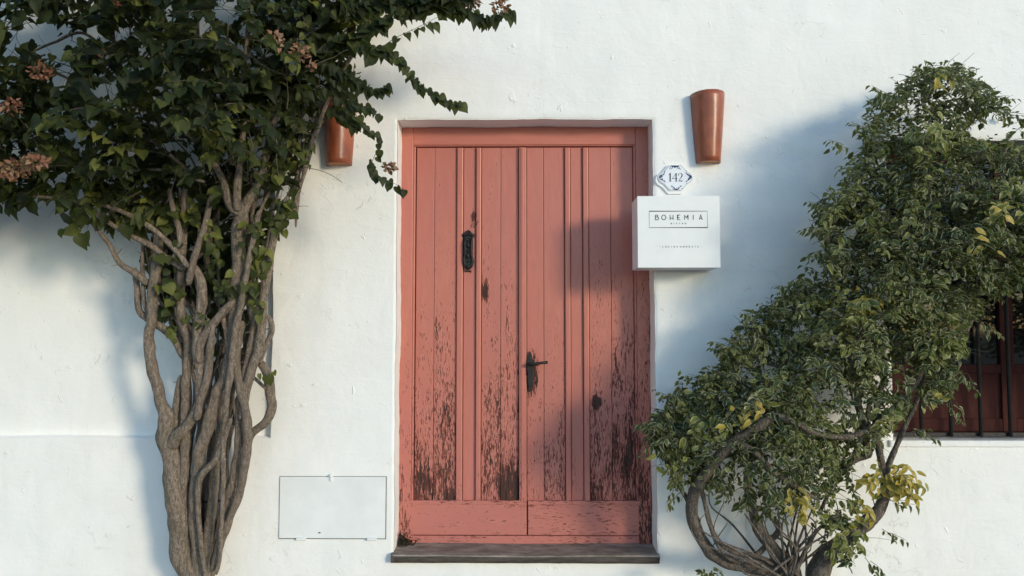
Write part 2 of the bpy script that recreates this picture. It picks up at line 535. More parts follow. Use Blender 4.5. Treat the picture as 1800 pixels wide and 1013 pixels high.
# ------------------------------------------------------------------ wall layout (metres), read off the wall plane
def X(px, py=500, d=0): return at(px, py, d).x
def Z(py, px=920, d=0): return at(px, py, d).z
DX0, DX1 = at(695, 600).x, at(1151.5, 600).x
DZ0, DZ1 = Z(975), Z(210)
REV = 0.16
WX0, WX1 = at(1570, 700).x, at(1570, 700).x + 1.42
WZ0, WZ1 = at(1700, 776).z, at(1760, 246).z
RX1, RZ0 = at(477, 650).x, at(240, 770).z            # the shallow sunk panel at the left of the wall
RX0, RZ1 = -4.4, 3.9
print("DOOR", DX0, DX1, DZ0, DZ1, "WIN", WX0, WX1, WZ0, WZ1, "REC", RX1, RZ0)
UX0, UX1, UZ0, UZ1 = X(492, 890), X(678, 890), Z(946, 585), Z(838, 585)

# ------------------------------------------------------------------ ground
def sheet(name, x0, x1, y0, y1, z, mat, nx=2, ny=2):
    xs = np.linspace(x0, x1, nx); ys = np.linspace(y0, y1, ny)
    V = [(x, y, z) for y in ys for x in xs]
    F = [(j*nx+i, j*nx+i+1, (j+1)*nx+i+1, (j+1)*nx+i) for j in range(ny-1) for i in range(nx-1)]
    o = link_mesh(name, np_mesh(name, V, F, False), mat)
    tag(o, kind='structure'); return o
sheet("ground", -900, 900, -900, 900, -0.124, M_ground)
sheet("road", -60, 60, -7.4, -1.5, -0.120, M_road)
pv = MB(); pv.box(-60, 60, -1.38, 0.3, -0.3, 0.0); tag(pv.build("pavement", M_pave), kind='structure')
kb = MB(); kb.box(-60, 60, -1.5, -1.383, -0.3, 0.006, .01); tag(kb.build("kerb", M_pave), kind='structure')

# ------------------------------------------------------------------ house
house = empty("house", (0, 0, 0))
tag(house, "whitewashed house front with a peeling pink door and a barred window", "house")

def smoothstep(a, b, x):
    t = np.clip((x - a) / (b - a), 0, 1); return t*t*(3-2*t)

def lines(lo, hi, step, marks):
    L = list(np.arange(lo, hi + 1e-6, step))
    for mk in marks:
        L = [q for q in L if abs(q - mk) > .016]
        L += [mk - .013, mk - .004, mk, mk + .004, mk + .013]
    return np.array(sorted(L))

def build_wall():
    xs = lines(-7, 7, .03, [DX0, DX1, WX0, WX1, RX0, RX1])
    zs = lines(-.05, 5.6, .03, [DZ0, DZ1, WZ0, WZ1, RZ0, RZ1])
    nx, nz = len(xs), len(zs)
    GX, GZ = np.meshgrid(xs, zs)          # rows z
    Y = np.zeros_like(GX)
    for j in range(nz):
        for i in range(nx):
            x = GX[j, i]; z = GZ[j, i]
            Y[j, i] = .007*mnoise.noise(Vector((x*1.1, z*1.1, 3))) + .0035*mnoise.noise(Vector((x*4, z*4, 9))) + .0014*mnoise.noise(Vector((x*14, z*14, 1)))
    def box_dist(x0, x1, z0, z1):
        dx = np.maximum(x0-GX, GX-x1); dz = np.maximum(z0-GZ, GZ-z1)
        return np.sqrt(np.maximum(dx, 0)**2 + np.maximum(dz, 0)**2)
    # flat seats for what is fixed to the wall
    for (a, b_, c, d) in ((UX0-.03, UX1+.03, UZ0-.03, UZ1+.03),):
        Y *= smoothstep(0, .1, box_dist(a, b_, c, d))
    for (a, b_, c, d) in ((DX0, DX1, DZ0, DZ1), (WX0, WX1, WZ0, WZ1)):
        bd = box_dist(a, b_, c, d)
        Y += .007*(1-np.clip(bd/.014, 0, 1))**2
    # sunk panel
    edge = .004
    jit = np.array([[.004*mnoise.noise(Vector((GX[j, i]*6, GZ[j, i]*6, 5))) for i in range(nx)] for j in range(nz)])
    inside = (GX < RX1 - edge/2) & (GX > RX0 + edge/2) & (GZ > RZ0 + edge/2) & (GZ < RZ1 - edge/2)
    Y = Y + inside * .05
    GXj = GX.copy(); GZj = GZ.copy()
    near = np.zeros_like(GX)
    for (a, b_, c, d) in ((DX0, DX1, DZ0, DZ1), (WX0, WX1, WZ0, WZ1)):
        near = np.maximum(near, 1 - smoothstep(.0, .02, box_dist(a, b_, c, d)))
    near = np.maximum(near, (np.abs(GX-RX1) < .006) * 1.0)
    near = np.maximum(near, (np.abs(GZ-RZ0) < .006) * 1.0)
    for j in range(nz):
        for i in range(nx):
            if near[j, i] > 0:
                x = GX[j, i]; z = GZ[j, i]
                GXj[j, i] += near[j, i]*(.006*mnoise.noise(Vector((z*3, 2.2, 0))) + .003*mnoise.noise(Vector((z*17, 7.7, x))))
                GZj[j, i] += near[j, i]*(.006*mnoise.noise(Vector((x*3, 5.2, 0))) + .003*mnoise.noise(Vector((x*17, 1.7, z))))
    V = np.stack([GXj, Y, GZj], -1).reshape(-1, 3)
    idx = np.arange(nx*nz).reshape(nz, nx)
    cx = (xs[:-1]+xs[1:])/2; cz = (zs[:-1]+zs[1:])/2
    CXg, CZg = np.meshgrid(cx, cz)
    hole = np.zeros_like(CXg, bool)
    for (a, b_, c, d) in ((DX0, DX1, DZ0, DZ1), (WX0, WX1, WZ0, WZ1)):
        hole |= (CXg > a) & (CXg < b_) & (CZg > c) & (CZg < d)
    q = np.stack([idx[:-1, :-1], idx[:-1, 1:], idx[1:, 1:], idx[1:, :-1]], -1)[~hole]
    F = q.reshape(-1, 4)
    V = list(map(tuple, V)); F = [tuple(f) for f in F]
    # reveals
    for (a, b_, c, d, dep) in ((DX0, DX1, DZ0, DZ1, REV+.10), (WX0, WX1, WZ0, WZ1, .30)):
        ia = int(np.argmin(abs(xs-a))); ib = int(np.argmin(abs(xs-b_))); ja = int(np.argmin(abs(zs-c))); jb = int(np.argmin(abs(zs-d)))
        loop = [idx[ja, i] for i in range(ia, ib)] + [idx[j, ib] for j in range(ja, jb)] + [idx[jb, i] for i in range(ib, ia, -1)] + [idx[j, ia] for j in range(jb, ja, -1)]
        prev = loop
        for s_, y in enumerate((.012, .03, .07, .12, dep)):
            cur = []
            for li in loop:
                p = V[li]
                k = .0035*mnoise.noise(Vector((p[0]*5, y*20, p[2]*5)))
                dx = k if abs(p[0]-a) < .02 else (-k if abs(p[0]-b_) < .02 else 0)
                dz = k if abs(p[2]-c) < .02 else (-k if abs(p[2]-d) < .02 else 0)
                cur.append(len(V)); V.append((p[0]+dx, p[1] + y, p[2]+dz))
            n = len(loop)
            for i in range(n):
                F.append((prev[i], cur[i], cur[(i+1) % n], prev[(i+1) % n]))
            prev = cur
    me = np_mesh("wall", np.array(V, dtype=np.float32), F, True)
    o = link_mesh("wall", me, M_plaster, house)
    return o
build_wall()

# body of the house behind the front wall
bd = MB()
bd.box(-7.0, 7.0, 5.98, 6.1, -.05, 5.6); bd.box(-7.12, -7.0, 0, 6.1, -.05, 5.6); bd.box(7.0, 7.12, 0, 6.1, -.05, 5.6)
bd.box(-7.12, 7.12, .01, 6.1, 5.6, 5.75)
bd.build("outer_shell", M_plaster, house)

# low moulding line along the foot of the sunk panel (outside the panel's own depth)
# doorstep
st = MB()
xs0, xs1 = at(687, 985, .035).x, at(1160, 985, .035).x
zt = at(920, 975, .035).z; zb = at(920, 991, .035).z
def slab_rough(x0, x1, y0, y1, z0, z1, nx=90):
    mb = MB(); V = []; F = []
    prof = [(y1, z1+.006), (.10, z1+.002), (.02, z1-.002), (y0+.012, z1-.001), (y0+.003, z1-.004), (y0, z1-.010), (y0+.001, (z0+z1)/2), (y0, z0+.006), (y0+.006, z0), (y1, z0)]
    for i in range(nx):
        t = i/(nx-1); x = x0+(x1-x0)*t
        for k, (y, z) in enumerate(prof):
            nn = mnoise.noise(Vector((x*9, y*11, z*30)))
            n2 = mnoise.noise(Vector((x*40, y*30, z*60)))
            wear = .004*math.exp(-((x-(x0+x1)/2)/.3)**2) if z > z1-.012 else 0
            V.append((x + (.004*nn if i in (0, nx-1) else 0), y+.0016*nn+.001*n2, z+.0012*nn+.0008*n2-wear))
    m_ = len(prof)
    for i in range(nx-1):
        for k in range(m_-1):
            F.append((i*m_+k, i*m_+k+1, (i+1)*m_+k+1, (i+1)*m_+k))
    F.append(list(range(m_-1, -1, -1))); F.append([(nx-1)*m_+k for k in range(m_)])
    mb.add(V, F); return mb
slab_rough(xs0, xs1, -.035, REV+.07, zb, zt).build("doorstep", M_slate, house, True)
M_edge = simple("dark_step_edge", (.030, .022, .017), (.085, .068, .055), 11, .6, .6, .004, .35, vec=(1, 1, 5), detail=8)
slab_rough(xs0+.001, xs1-.001, -.0385, -.030, zb+.001, zt-.0075, 60).build("step_edge", M_edge, house, True)
wall_under = None

# ---- the door
door = empty("door", ((DX0+DX1)/2, REV, DZ0), house)
tag(door, "peeling dusty pink double door with vertical boards, iron knocker and lever")
YF = REV                      # front of the frame
YL = REV + .028               # front of the leaf boards
def dx(px, py=560, d=-REV-.02): return at(px, py, d).x
def dz(py, px=920, d=-REV-.02): return at(px, py, d).z
FX0, FX1 = DX0 - .01, DX1 + .01
fx_l, fx_r = dx(727), dx(1117)
fz_t = dz(258); f_top = DZ1 + .004
zt_leaf = fz_t - .002
z_bot = dz(942)
def part(mb, name, mat, wear=0.0, smooth=False, parent=None):
    o = mb.build(name, mat, parent or door, smooth); o['wear'] = wear; return o
a = MB(); a.box(FX0, fx_l - .006, YF, YF+.06, DZ0-.01, f_top, .004); part(a, "frame_post", M_paint, .12)
a = MB(); a.box(fx_r + .006, FX1, YF, YF+.06, DZ0-.01, f_top, .004); part(a, "frame_post", M_paint, .48)
a = MB(); a.box(fx_l - .0055, fx_r + .0055, YF+.001, YF+.06, fz_t+.006, f_top, .004); part(a, "frame_head", M_paint_h, -.45)
# inner bead of the frame
a = MB()
a.box(fx_l-.006, fx_l+.006, YF+.009, YF+.05, DZ0+.02, fz_t-.0005, .003)
part(a, "frame_bead", M_paint, .1)
a = MB(); a.box(fx_r-.006, fx_r+.006, YF+.009, YF+.05, DZ0+.02, fz_t-.0005, .003)
part(a, "frame_bead", M_paint, .45)
a = MB(); a.box(fx_l-.0062, fx_r+.0062, YF+.0085, YF+.05, fz_t, fz_t+.012, .003)
part(a, "frame_bead", M_paint_h, -.30)
# backing of the leaves so that no light passes between the boards
a = MB(); a.box(DX0-.02, DX1+.02, YL+.022, YL+.04, DZ0-.01, DZ1+.02); part(a, "backing_board", M_shutter, 0)
z_k = dz(880)
boards = [(730, 762.5, .30), (762.5, 802, .46), (814, 836, -.40), (846, 880, .50), (880, 912, .52), (926, 956, .05), (956, 993, .22), (1003.5, 1025, -.25), (1036, 1075, .38), (1075, 1115, .40)]
for (a0, a1, wr) in boards:
    a = MB()
    yo = random.uniform(-.0012, .0012)
    a.box(dx(a0)+.0012, dx(a1)-.0012, YL+yo, YL+.02, z_k - .03, zt_leaf - .001, .0022)
    part(a, "board", M_paint, wr)
for (a0, a1, wr) in [(802.5, 813.5, -.25), (836.5, 845.5, -.1), (993.5, 1003, -.3), (1025.5, 1035.5, -.2)]:
    a = MB(); a.box(dx(a0), dx(a1), YL-.016, YL+.02, z_k-.03, zt_leaf - .004, .006); part(a, "cover_strip", M_paint, wr)
# meeting stile: stepped moulding
a = MB(); a.box(dx(912.5), dx(925.5), YL-.020, YL+.02, z_k-.03, zt_leaf-.004, .004); a.box(dx(916), dx(921), YL-.025, YL-.019, z_k-.02, zt_leaf-.01, .002)
part(a, "meeting_stile", M_paint, -.05)
a = MB(); a.box(dx(722), dx(925.3), YL-.024, YL+.02, dz(940), z_k, .005); part(a, "kick_board", M_paint_h, -.30)
a = MB(); a.box(dx(927.3), dx(1121), YL-.024, YL+.02, dz(940), z_k, .005); part(a, "kick_board", M_paint_h, -.15)
for (a0, a1) in ((722, 925.3), (927.3, 1121)):
    a = MB(); a.box(dx(a0)+.002, dx(a1)-.002, YL-.029, YL-.0235, z_k-.018, z_k+.003, .002); part(a, "kick_board_lip", M_paint_h, -.05)
# worn threshold board
a = MB(); a.box(DX0+.012, DX1-.012, YF+.006, YL+.02, DZ0-.01, dz(940)-.004, .004); part(a, "threshold", M_paint_h, -.1)

# knocker
kx, ky_t, ky_b = dx(823, 440, -REV), dz(405, 823), dz(474, 823)
yk = YL - .016
kn = MB()
H = ky_t - ky_b
def kp(u, v): return (kx + u*.034, ky_b + v*H)
out = [(-.35,.0),(.35,.0),(.75,.08),(.95,.2),(.8,.3),(.72,.45),(.78,.62),(.72,.8),(1.0,.84),(1.05,.9),(.7,.9),(.45,.96),(.12,1.0),(-.12,1.0),(-.45,.96),(-.7,.9),(-1.05,.9),(-1.0,.84),(-.72,.8),(-.78,.62),(-.72,.45),(-.8,.3),(-.95,.2),(-.75,.08)]
kn.prism([kp(*p) for p in out], yk-.006, yk+.006)
kno = kn.build("knocker", M_iron, door)
k2 = MB()
for s_ in (-1, 1):
    P = [(kp(s_*.45, .80)), kp(s_*.58, .66), kp(s_*.5, .5), kp(s_*.55, .36), kp(s_*.72, .24), kp(s_*.55, .1), kp(0, .04)]
    k2.tube([(p[0], yk-.014-.006*math.sin(i), p[1]) for i, p in enumerate(P)], [.0045, .005, .0055, .006, .0065, .006, .007], 8)
k2.sphere((*[kp(0, .06)[0]], yk-.018, kp(0, .06)[1]), .010, 10)
k2.sphere((kx, yk-.014, kp(0, .60)[1]), .0085, 10, (1, 1, 1.8))
k2.sphere((kx, yk-.018, kp(0, .33)[1]), .0095, 10, (1, 1, 1.5))
for v in (.2, .45, .72): k2.sphere((kx, yk-.012, kp(0, v)[1]), .0065, 8)
k2.build("striker", M_iron, kno if False else door, True)
k3 = MB()
for u in (-.6, -.3, 0, .3, .6):
    k3.sphere((kp(u, .91-.0)[0], yk-.012, kp(0, .93-.08*abs(u))[1]), .0065, 8, (1, 1, 1.4))
P = [kp(-.7, .84), kp(-.35, .87), kp(0, .88), kp(.35, .87), kp(.7, .84)]
k3.tube([(p[0], yk-.012, p[1]) for p in P], [.004]*5, 6)
k3.build("knocker_crown", M_iron, door, True)
# bare patch where an older knocker sat, a small iron rest under it
a = MB(); a.box(kx-.020, kx+.016, YL-.012, YL+.0, ky_b-.012, ky_b-.006, .001); part(a, "knocker_rest", M_iron)

# lever handle and key plate
hx, hz = dx(930, 640), dz(640, 930)
ha = MB()
zt_, zb_ = dz(618, 930), dz(689, 930)
pl = [(hx+.001, zt_), (hx+.008, zt_-.02), (hx+.011, zt_-.045), (hx+.016, zt_-.062), (hx+.012, zt_-.09), (hx+.013, zt_-.125), (hx+.010, zt_-.135), (hx+.013, zt_-.165), (hx+.009, zb_+.02), (hx+.003, zb_), (hx-.002, zb_+.025), (hx-.007, zt_-.16), (hx-.005, zt_-.13), (hx-.009, zt_-.10), (hx-.012, zt_-.07), (hx-.007, zt_-.05), (hx-.004, zt_-.02)]
pl = [(hx+(q[0]-hx)*1.5+.002, q[1]) for q in pl[::-1]]
ha.prism(pl[::-1], YL-.0285, YL-.001)
ha.build("key_plate", M_iron, door)
hb = MB()
hb.tube([(hx, YL-.028, hz), (hx, YL-.045, hz), (hx, YL-.058, hz)], [.009, .008, .008], 10)
hb.tube([(hx-.002, YL-.055, hz-.002), (hx+.03, YL-.057, hz+.003), (hx+.07, YL-.056, hz+.008), (hx+.104, YL-.054, hz+.011)], [.011, .0085, .0075, .009], 10)
hb.build("lever", M_iron, door, True)
# moss and dirt in the corner of the step
ms = MB()
for i in range(260):
    u = abs(random.gauss(0, .035)); v = abs(random.gauss(0, .028))
    if u + v > .12: continue
    ms.sphere((DX0+.012+u, YF-.02-abs(random.gauss(0, .02)), zt+.003+v*.9), random.uniform(.002, .0065), 5)
tag(ms.build("moss", M_moss, house, True), kind='stuff')

# ---- window with bars
win = empty("window", ((WX0+WX1)/2, .1, WZ0), house)
tag(win, "window with maroon wooden casements behind black iron bars")
YW = .17
mid = at(1772, 650, -.17).x
zr = at(1700, 650, -.19).z
def leafw(x0, x1):
    s = .035
    parts = [((x0, x0+s), (WZ0+.03, WZ1-.03)), ((x1-s, x1), (WZ0+.03, WZ1-.03))]
    for (xa, xb), (za, zb2) in parts:
        a = MB(); a.box(xa, xb, YW, YW+.04, za, zb2, .003); a.build("casement_stile", M_shutter, win)
    for (za, zb2) in ((WZ0+.03, WZ0+.10), (zr-.02, zr+.03), (WZ1-.09, WZ1-.03), ((zr+WZ1)/2-.015, (zr+WZ1)/2+.015)):
        a = MB(); a.box(x0+s+.001, x1-s-.001, YW+.002, YW+.038, za, zb2, .003); a.build("casement_rail", M_shutter, win)
    a = MB(); a.box(x0+s-.005, x1-s+.005, YW+.016, YW+.028, WZ0+.095, zr-.015, .002); a.build("lower_panel", M_shutter, win)
    a = MB(); a.box(x0+s-.005, x1-s+.005, YW+.020, YW+.024, zr+.025, WZ1-.085); a.build("pane", M_glass, win)
leafw(WX0+.03, mid-.003); leafw(mid+.003, WX1-.03)
a = MB()
for q in ((WX0-.01, WX0+.03, WZ0-.01, WZ1+.01), (WX1-.03, WX1+.01, WZ0-.01, WZ1+.01)):
    a.box(q[0], q[1], YW-.01, YW+.05, q[2], q[3], .003)
a.box(WX0+.031, WX1-.031, YW-.009, YW+.05, WZ0-.01, WZ0+.029, .003); a.box(WX0+.031, WX1-.031, YW-.009, YW+.05, WZ1-.029, WZ1+.01, .003)
a.build("window_frame", M_shutter, win)
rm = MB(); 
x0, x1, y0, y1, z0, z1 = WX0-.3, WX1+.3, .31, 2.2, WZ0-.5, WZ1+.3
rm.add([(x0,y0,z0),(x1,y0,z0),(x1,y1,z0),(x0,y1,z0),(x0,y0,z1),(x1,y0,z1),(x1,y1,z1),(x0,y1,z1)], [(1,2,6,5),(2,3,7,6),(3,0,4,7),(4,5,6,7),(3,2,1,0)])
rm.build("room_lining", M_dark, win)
bx0 = at(1668, 640, -.03).x; bstep = at(1720, 640, -.03).x - bx0
k = -2
while bx0 + k*bstep < WX1 - .03:
    if bx0 + k*bstep > WX0 + .02:
        a = MB(); a.tube([(bx0+k*bstep, .03, WZ0+.02), (bx0+k*bstep+.001, .03, (WZ0+WZ1)/2), (bx0+k*bstep, .03, WZ1-.01)], [.0100]*3, 10)
        a.build("bar", M_iron, win, True)
    k += 1
for zz in (WZ0+.030, at(1780, 508, -.03).z, WZ1-.03):
    a = MB(); a.box(WX0-.01, WX1+.01, .0405, .047, zz-.011, zz+.011, .002); a.build("cross_bar", M_iron, win)
a = MB(); a.box(WX0-.03, WX1+.03, -.014, .13, WZ0-.030, WZ0+.006, .008); a.build("sill", M_plaster, win)

# ------------------------------------------------------------------ utility cover set in the wall
uc = empty("utility_cover", ((UX0+UX1)/2, 0, UZ0))
tag(uc, "white metal meter cover set low in the wall left of the door", "hatch")
a = MB(); a.box(UX0-.0022, UX1+.0038, -.0035, .01, UZ0-.0045, UZ1+.0018); a.build("gap_strip", M_gap, uc)
a = MB(); a.box(UX0, UX1, -.008, .004, UZ0, UZ1, .0015); a.build("cover_plate", M_white, uc)
for hxp in (531, 655):
    hh = X(hxp, 946)
    a = MB(); a.tube([(hh-.026, -.014, UZ0-.003), (hh, -.0135, UZ0-.002), (hh+.024, -.013, UZ0-.003)], [.0075]*3, 8); a.box(hh-.024, hh+.022, -.009, 0, UZ0-.012, UZ0+.008, .001)
    a.build("hinge", M_white, uc)
lx = X(583, 840)
a = MB(); a.box(lx-.006, lx+.006, -.016, -.002, UZ1-.022, UZ1+.014, .002); a.tube([(lx-.008, -.016, UZ1+.004), (lx, -.02, UZ1+.006), (lx+.01, -.016, UZ1+.004)], [.005]*3, 8)
a.build("latch", M_white, uc)
# fragment of dark chipped paint near the lower edge
a = MB(); cxx = X(562, 936); czz = Z(936, 562); a.prism([(cxx-.010, czz-.003), (cxx+.008, czz-.003), (cxx+.006, czz+.003), (cxx-.001, czz+.004)], -.0088, -.006); a.build("paint_chip", M_gap, uc)

# ------------------------------------------------------------------ terracotta wall lamps
def lamp(cx, ztop, zbot, label, rt, rb):
    o = empty("wall_lamp", (cx, 0, zbot)); tag(o, label, "wall lamp", "half-round terracotta wall lamps beside the door")
    n = 28; m_ = 14; V = []; F = []
    th = .010
    for i in range(m_+1):
        t = i/m_; z = ztop + (zbot-ztop)*t
        r = rt + (rb-rt)*(t**1.15)
        r *= 1 + .012*math.exp(-((t-.02)/.02)**2)
        for s_, rr in ((0, r), (1, r-th)):
            for k in range(n+1):
                a_ = math.pi*k/n
                w = 1 + .008*mnoise.noise(Vector((cx*5+math.cos(a_)*2, math.sin(a_)*2, z*9)))
                V.append((cx - rr*w*math.cos(a_), .004 - rr*w*1.25*math.sin(a_), z + .0012*mnoise.noise(Vector((a_*3, z, cx)))))
    row = 2*(n+1)
    for i in range(m_):
        for k in range(n):
            a_ = i*row+k; F.append((a_, a_+row, a_+row+1, a_+1))
            c = i*row+n+1+k; F.append((c, c+1, c+row+1, c+row))
    for k in range(n):
        F.append((k, k+1, n+2+k, n+1+k)); e = m_*row; F.append((e+k, e+n+1+k, e+n+2+k, e+k+1))
    mb = MB(); mb.add(V, F); mb.build("shade", M_clay, o, True)
    # clay bottom plate, painted brighter as if lit from below, set just inside the shade
    mb = MB(); pts = [(cx - (rb-th)*math.cos(math.pi*k/n), .004-(rb-th)*1.25*math.sin(math.pi*k/n)) for k in range(n+1)]
    V = [(p[0], p[1], zbot+.004) for p in pts] + [(p[0], p[1], zbot+.012) for p in pts]
    F = [list(range(n, -1, -1)), [n+1+k for k in range(n+1)]] + [(k, k+1, n+2+k, n+1+k) for k in range(n)]
    mb.add(V, F); mb.build("bottom_plate", M_clay_lit, o)
    return o
dl = .075
c1 = at(1243.5, 225, 0).x
ztop = at(1244, 163, .05).z; zbot = at(1244, 284, .05).z
rt = .5*(at(1274, 163, .0).x - at(1214.5, 163, .0).x); rb = .5*(at(1264.5, 284, .0).x - at(1221.5, 284, .0).x)
lamp(c1, ztop, zbot, "half-round terracotta wall lamp above the house number tile", rt, rb)
c0 = at(597, 230, 0).x
lamp(c0, at(600, 165, .05).z, at(600, 288, .05).z, "half-round terracotta wall lamp partly behind the vine, left of the door", rt, rb*1.06)

# ------------------------------------------------------------------ house number tile
tcx, tcz = at(1140+672/14.47, 280+490/14.47).x, at(1140+672/14.47, 280+490/14.47).z
tl = empty("number_tile", (tcx, 0, tcz)); tag(tl, "white ceramic house number tile reading 142 with blue ornaments", "house number")
u = PXM/14.47
half = [(150,-330),(175,-305),(275,-190),(300,-165),(390,-110),(432,-50),(437,0)]
right = half + [(x, -y) for x, y in half[-2::-1]]
outl = right + [(-x, y) for x, y in right[::-1]]
seen = []; 
for p in outl:
    if p not in seen: seen.append(p)
outl = [(p[0], -p[1]) for p in seen]          # z up
outl = outl[::-1]
def T(p, s=1.0, ox=0, oz=0): return (tcx + p[0]*u*s + ox, tcz + p[1]*u*s + oz)
a = MB(); a.prism([T((p[0]*(1.13+.05*mnoise.noise(Vector((p[0]*.01, p[1]*.01, 0)))), p[1]*1.13), 1, -.003, -.008) for p in outl], -.009, .01); a.build("mortar_bed", M_plaster, tl)
a = MB(); a.prism([T(p) for p in outl], -.016, .0); a.build("tile", M_tile, tl)
a = MB(); a.ribbon([T(p, .955) for p in outl], .0011, -.0166, -.0155, True); a.build("border_line", M_grey_ink, tl)
y0_, y1_ = -.0172, -.0155
def Q(X_, Y_): return T((X_-672, -(Y_-490)))
a = MB()   # 1
a.prism([Q(520,385), Q(520,580), Q(550,580), Q(550,362), Q(540,362)][::1], y0_, y1_)
a.ribbon([Q(492,405), Q(515,398), Q(535,372)], [.0012, .002, .003], y0_-.0001, y1_); a.ribbon([Q(500,584), Q(572,584)], .0010, y0_, y1_)
a.build("numeral_one", M_numeral, tl)
a = MB()   # 4
a.prism([Q(672,372), Q(672,580), Q(700,580), Q(700,372)], y0_, y1_)
a.ribbon([Q(690,368), Q(585,512)], .0014, y0_-.0001, y1_); a.ribbon([Q(580,512), Q(722,512)], .0022, y0_-.0002, y1_); a.ribbon([Q(655,584), Q(722,584)], .0010, y0_, y1_)
a.build("numeral_four", M_numeral, tl)
a = MB()   # 2
a.ribbon([Q(752,430), Q(742,410), Q(750,385), Q(785,370), Q(825,380), Q(840,415), Q(830,455), Q(795,505), Q(750,575)], [.004, .003, .0018, .0014, .003, .0058, .0055, .0025, .0016], y0_, y1_)
a.ribbon([Q(745,578), Q(790,568), Q(830,582), Q(852,550)], [.002, .004, .0038, .0012], y0_-.0001, y1_)
a.build("numeral_two", M_numeral, tl)
def orn(strokes, blobs):
    mb = MB()
    for i, (P, w) in enumerate(strokes): mb.ribbon([Q(*p) for p in catmull(P, 14)], w, y0_-.00004*i, y1_)
    for i, (x_, y_, r_) in enumerate(blobs):
        c = Q(x_, y_); mb.prism([(c[0]+r_*u*math.cos(t*.7854), c[1]+r_*u*math.sin(t*.7854)) for t in range(8)], y0_-.0004-.00003*i, y1_)
    mb.build("ornament", M_navy, tl)
# top spray, bottom wreath, side scrolls
orn([([(525,245),(545,215),(575,190),(600,225),(580,250),(550,265)], .0022), ([(795,265),(770,235),(745,190),(715,215),(725,240),(760,255)], .0024), ([(560,190),(640,178),(760,185)], .0032), ([(620,190),(660,230),(700,195)], .0024)], [(640,200,22),(680,195,24),(600,205,16),(720,205,18),(790,265,12),(530,245,10)])
orn([([(555,705),(600,720),(640,760),(690,790),(740,760),(790,715),(820,690)], .0028), ([(590,770),(640,790),(700,800),(760,775)], .0024), ([(640,740),(655,780)], .0018), ([(690,745),(690,790)], .0018), ([(740,735),(725,780)], .0018)], [(570,705,16),(610,735,14),(650,775,16),(700,790,18),(755,750,14),(805,705,16),(540,768,8),(835,768,10)])
orn([([(400,330),(385,380),(350,410),(300,420),(265,460),(285,520),(340,550),(390,590),(410,600)], .0028), ([(345,400),(330,450),(370,440)], .0020), ([(300,450),(330,490),(345,540)], .0024)], [(280,470,24),(310,440,20),(370,400,18),(330,530,18),(385,570,16),(300,530,14),(400,325,10)])
orn([([(940,360),(970,395),(1010,410),(1060,440),(1080,470),(1050,510),(1000,540),(960,580),(940,600)], .0030), ([(960,400),(1020,440),(1040,490),(980,540)], .0040)], [(1040,450,30),(1060,480,26),(1020,510,26),(980,400,18),(1000,540,18),(940,365,14),(945,585,14),(950,640,9),(945,310,9)])

# ------------------------------------------------------------------ sign box
SD = .215
sx0, sx1 = at(1121.5, 408, SD).x, at(1265, 408, SD).x
sz0, sz1 = at(1190, 470, SD).z, at(1190, 345.5, SD).z
sg = empty("sign_box", ((sx0+sx1)/2, 0, sz0)); tag(sg, "white box sign reading BOHEMIA BISTRO jutting out over the door edge", "sign")
a = MB(); a.box(sx0, sx1, -SD+.003, -.012, sz0, sz1, .001); a.build("box_body", M_white_box, sg)
a = MB(); a.box(sx0-.002, sx1+.002, -SD, -SD+.0029, sz0-.002, sz1+.002, .0008); a.build("front_panel", M_white_box, sg)
a = MB(); a.box(sx0+.06, sx1-.04, -.0119, .012, sz0+.05, sz1-.05); a.build("mounting_bracket", M_white, sg)
us = (sx1-sx0)/ (1043-135)            # metres per zoomed pixel (front face spans 135..1043 in the enlarged crop)
vs = (sz1-sz0)/ (885-97)
def SQ(X_, Y_): return (sx0+(X_-135)*us, sz1-(Y_-97)*vs)
yy0, yy1 = -SD-.0012, -SD+.0005
a = MB(); a.ribbon([SQ(262,262), SQ(909,262), SQ(911,445), SQ(262,445)], .0022, yy0, yy1, True); a.build("border", M_black_ink, sg)
FONT = {
 'B': [[(0,0),(0,1)], [(0,1),(.42,1),(.58,.88),(.52,.68),(.30,.60)], [(0,.60),(.5,.60),(.72,.45),(.74,.2),(.55,0),(0,0)]],
 'O': [[(.5+.5*math.cos(t*math.pi/9), .5+.5*math.sin(t*math.pi/9)) for t in range(19)]],
 'H': [[(0,0),(0,1)], [(.72,0),(.72,1)], [(0,.36),(.72,.36)]],
 'h': [[(.08,1),(.08,.02)], [(.78,1),(.78,.02)], [(.08,.34),(.78,.34)], [(.0,.02),(.2,.02)]],
 'E': [[(.6,1),(0,1),(0,0),(.6,0)], [(0,.42),(.5,.42)]],
 'M': [[(0,0),(0.06,1),(.42,.42),(.78,1),(.84,0)]],
 'I': [[(0,0),(0,1)]],
 'A': [[(0,0),(.36,1),(.72,0)], [(.10,.26),(.62,.26)]],
 'S': [[(.6,.88),(.4,1),(.12,.92),(.08,.7),(.55,.35),(.52,.08),(.25,0),(0,.12)]],
 'T': [[(0,1),(.7,1)], [(.35,1),(.35,0)]],
 'R': [[(0,0),(0,1),(.45,1),(.6,.8),(.5,.55),(0,.5)], [(.25,.5),(.62,0)]],
 'C': [[(.5+.5*math.cos(t*math.pi/10), .5+.5*math.sin(t*math.pi/10)) for t in range(3, 18)]],
 'N': [[(0,0),(0,1),(.7,0),(.7,1)]],
 '-': [[(0,.5),(.5,.5)]],
}
def write(txt, xs_, ytop, ybot, w, mat, name):
    mb = MB(); h = (ybot-ytop)
    for ch, x_ in zip(txt, xs_):
        for i, st_ in enumerate(FONT[ch]):
            mb.ribbon([SQ(x_+p[0]*h*.9, ybot-p[1]*h) for p in st_], w, yy0-.00006*i, yy1)
    mb.build(name, mat, sg)
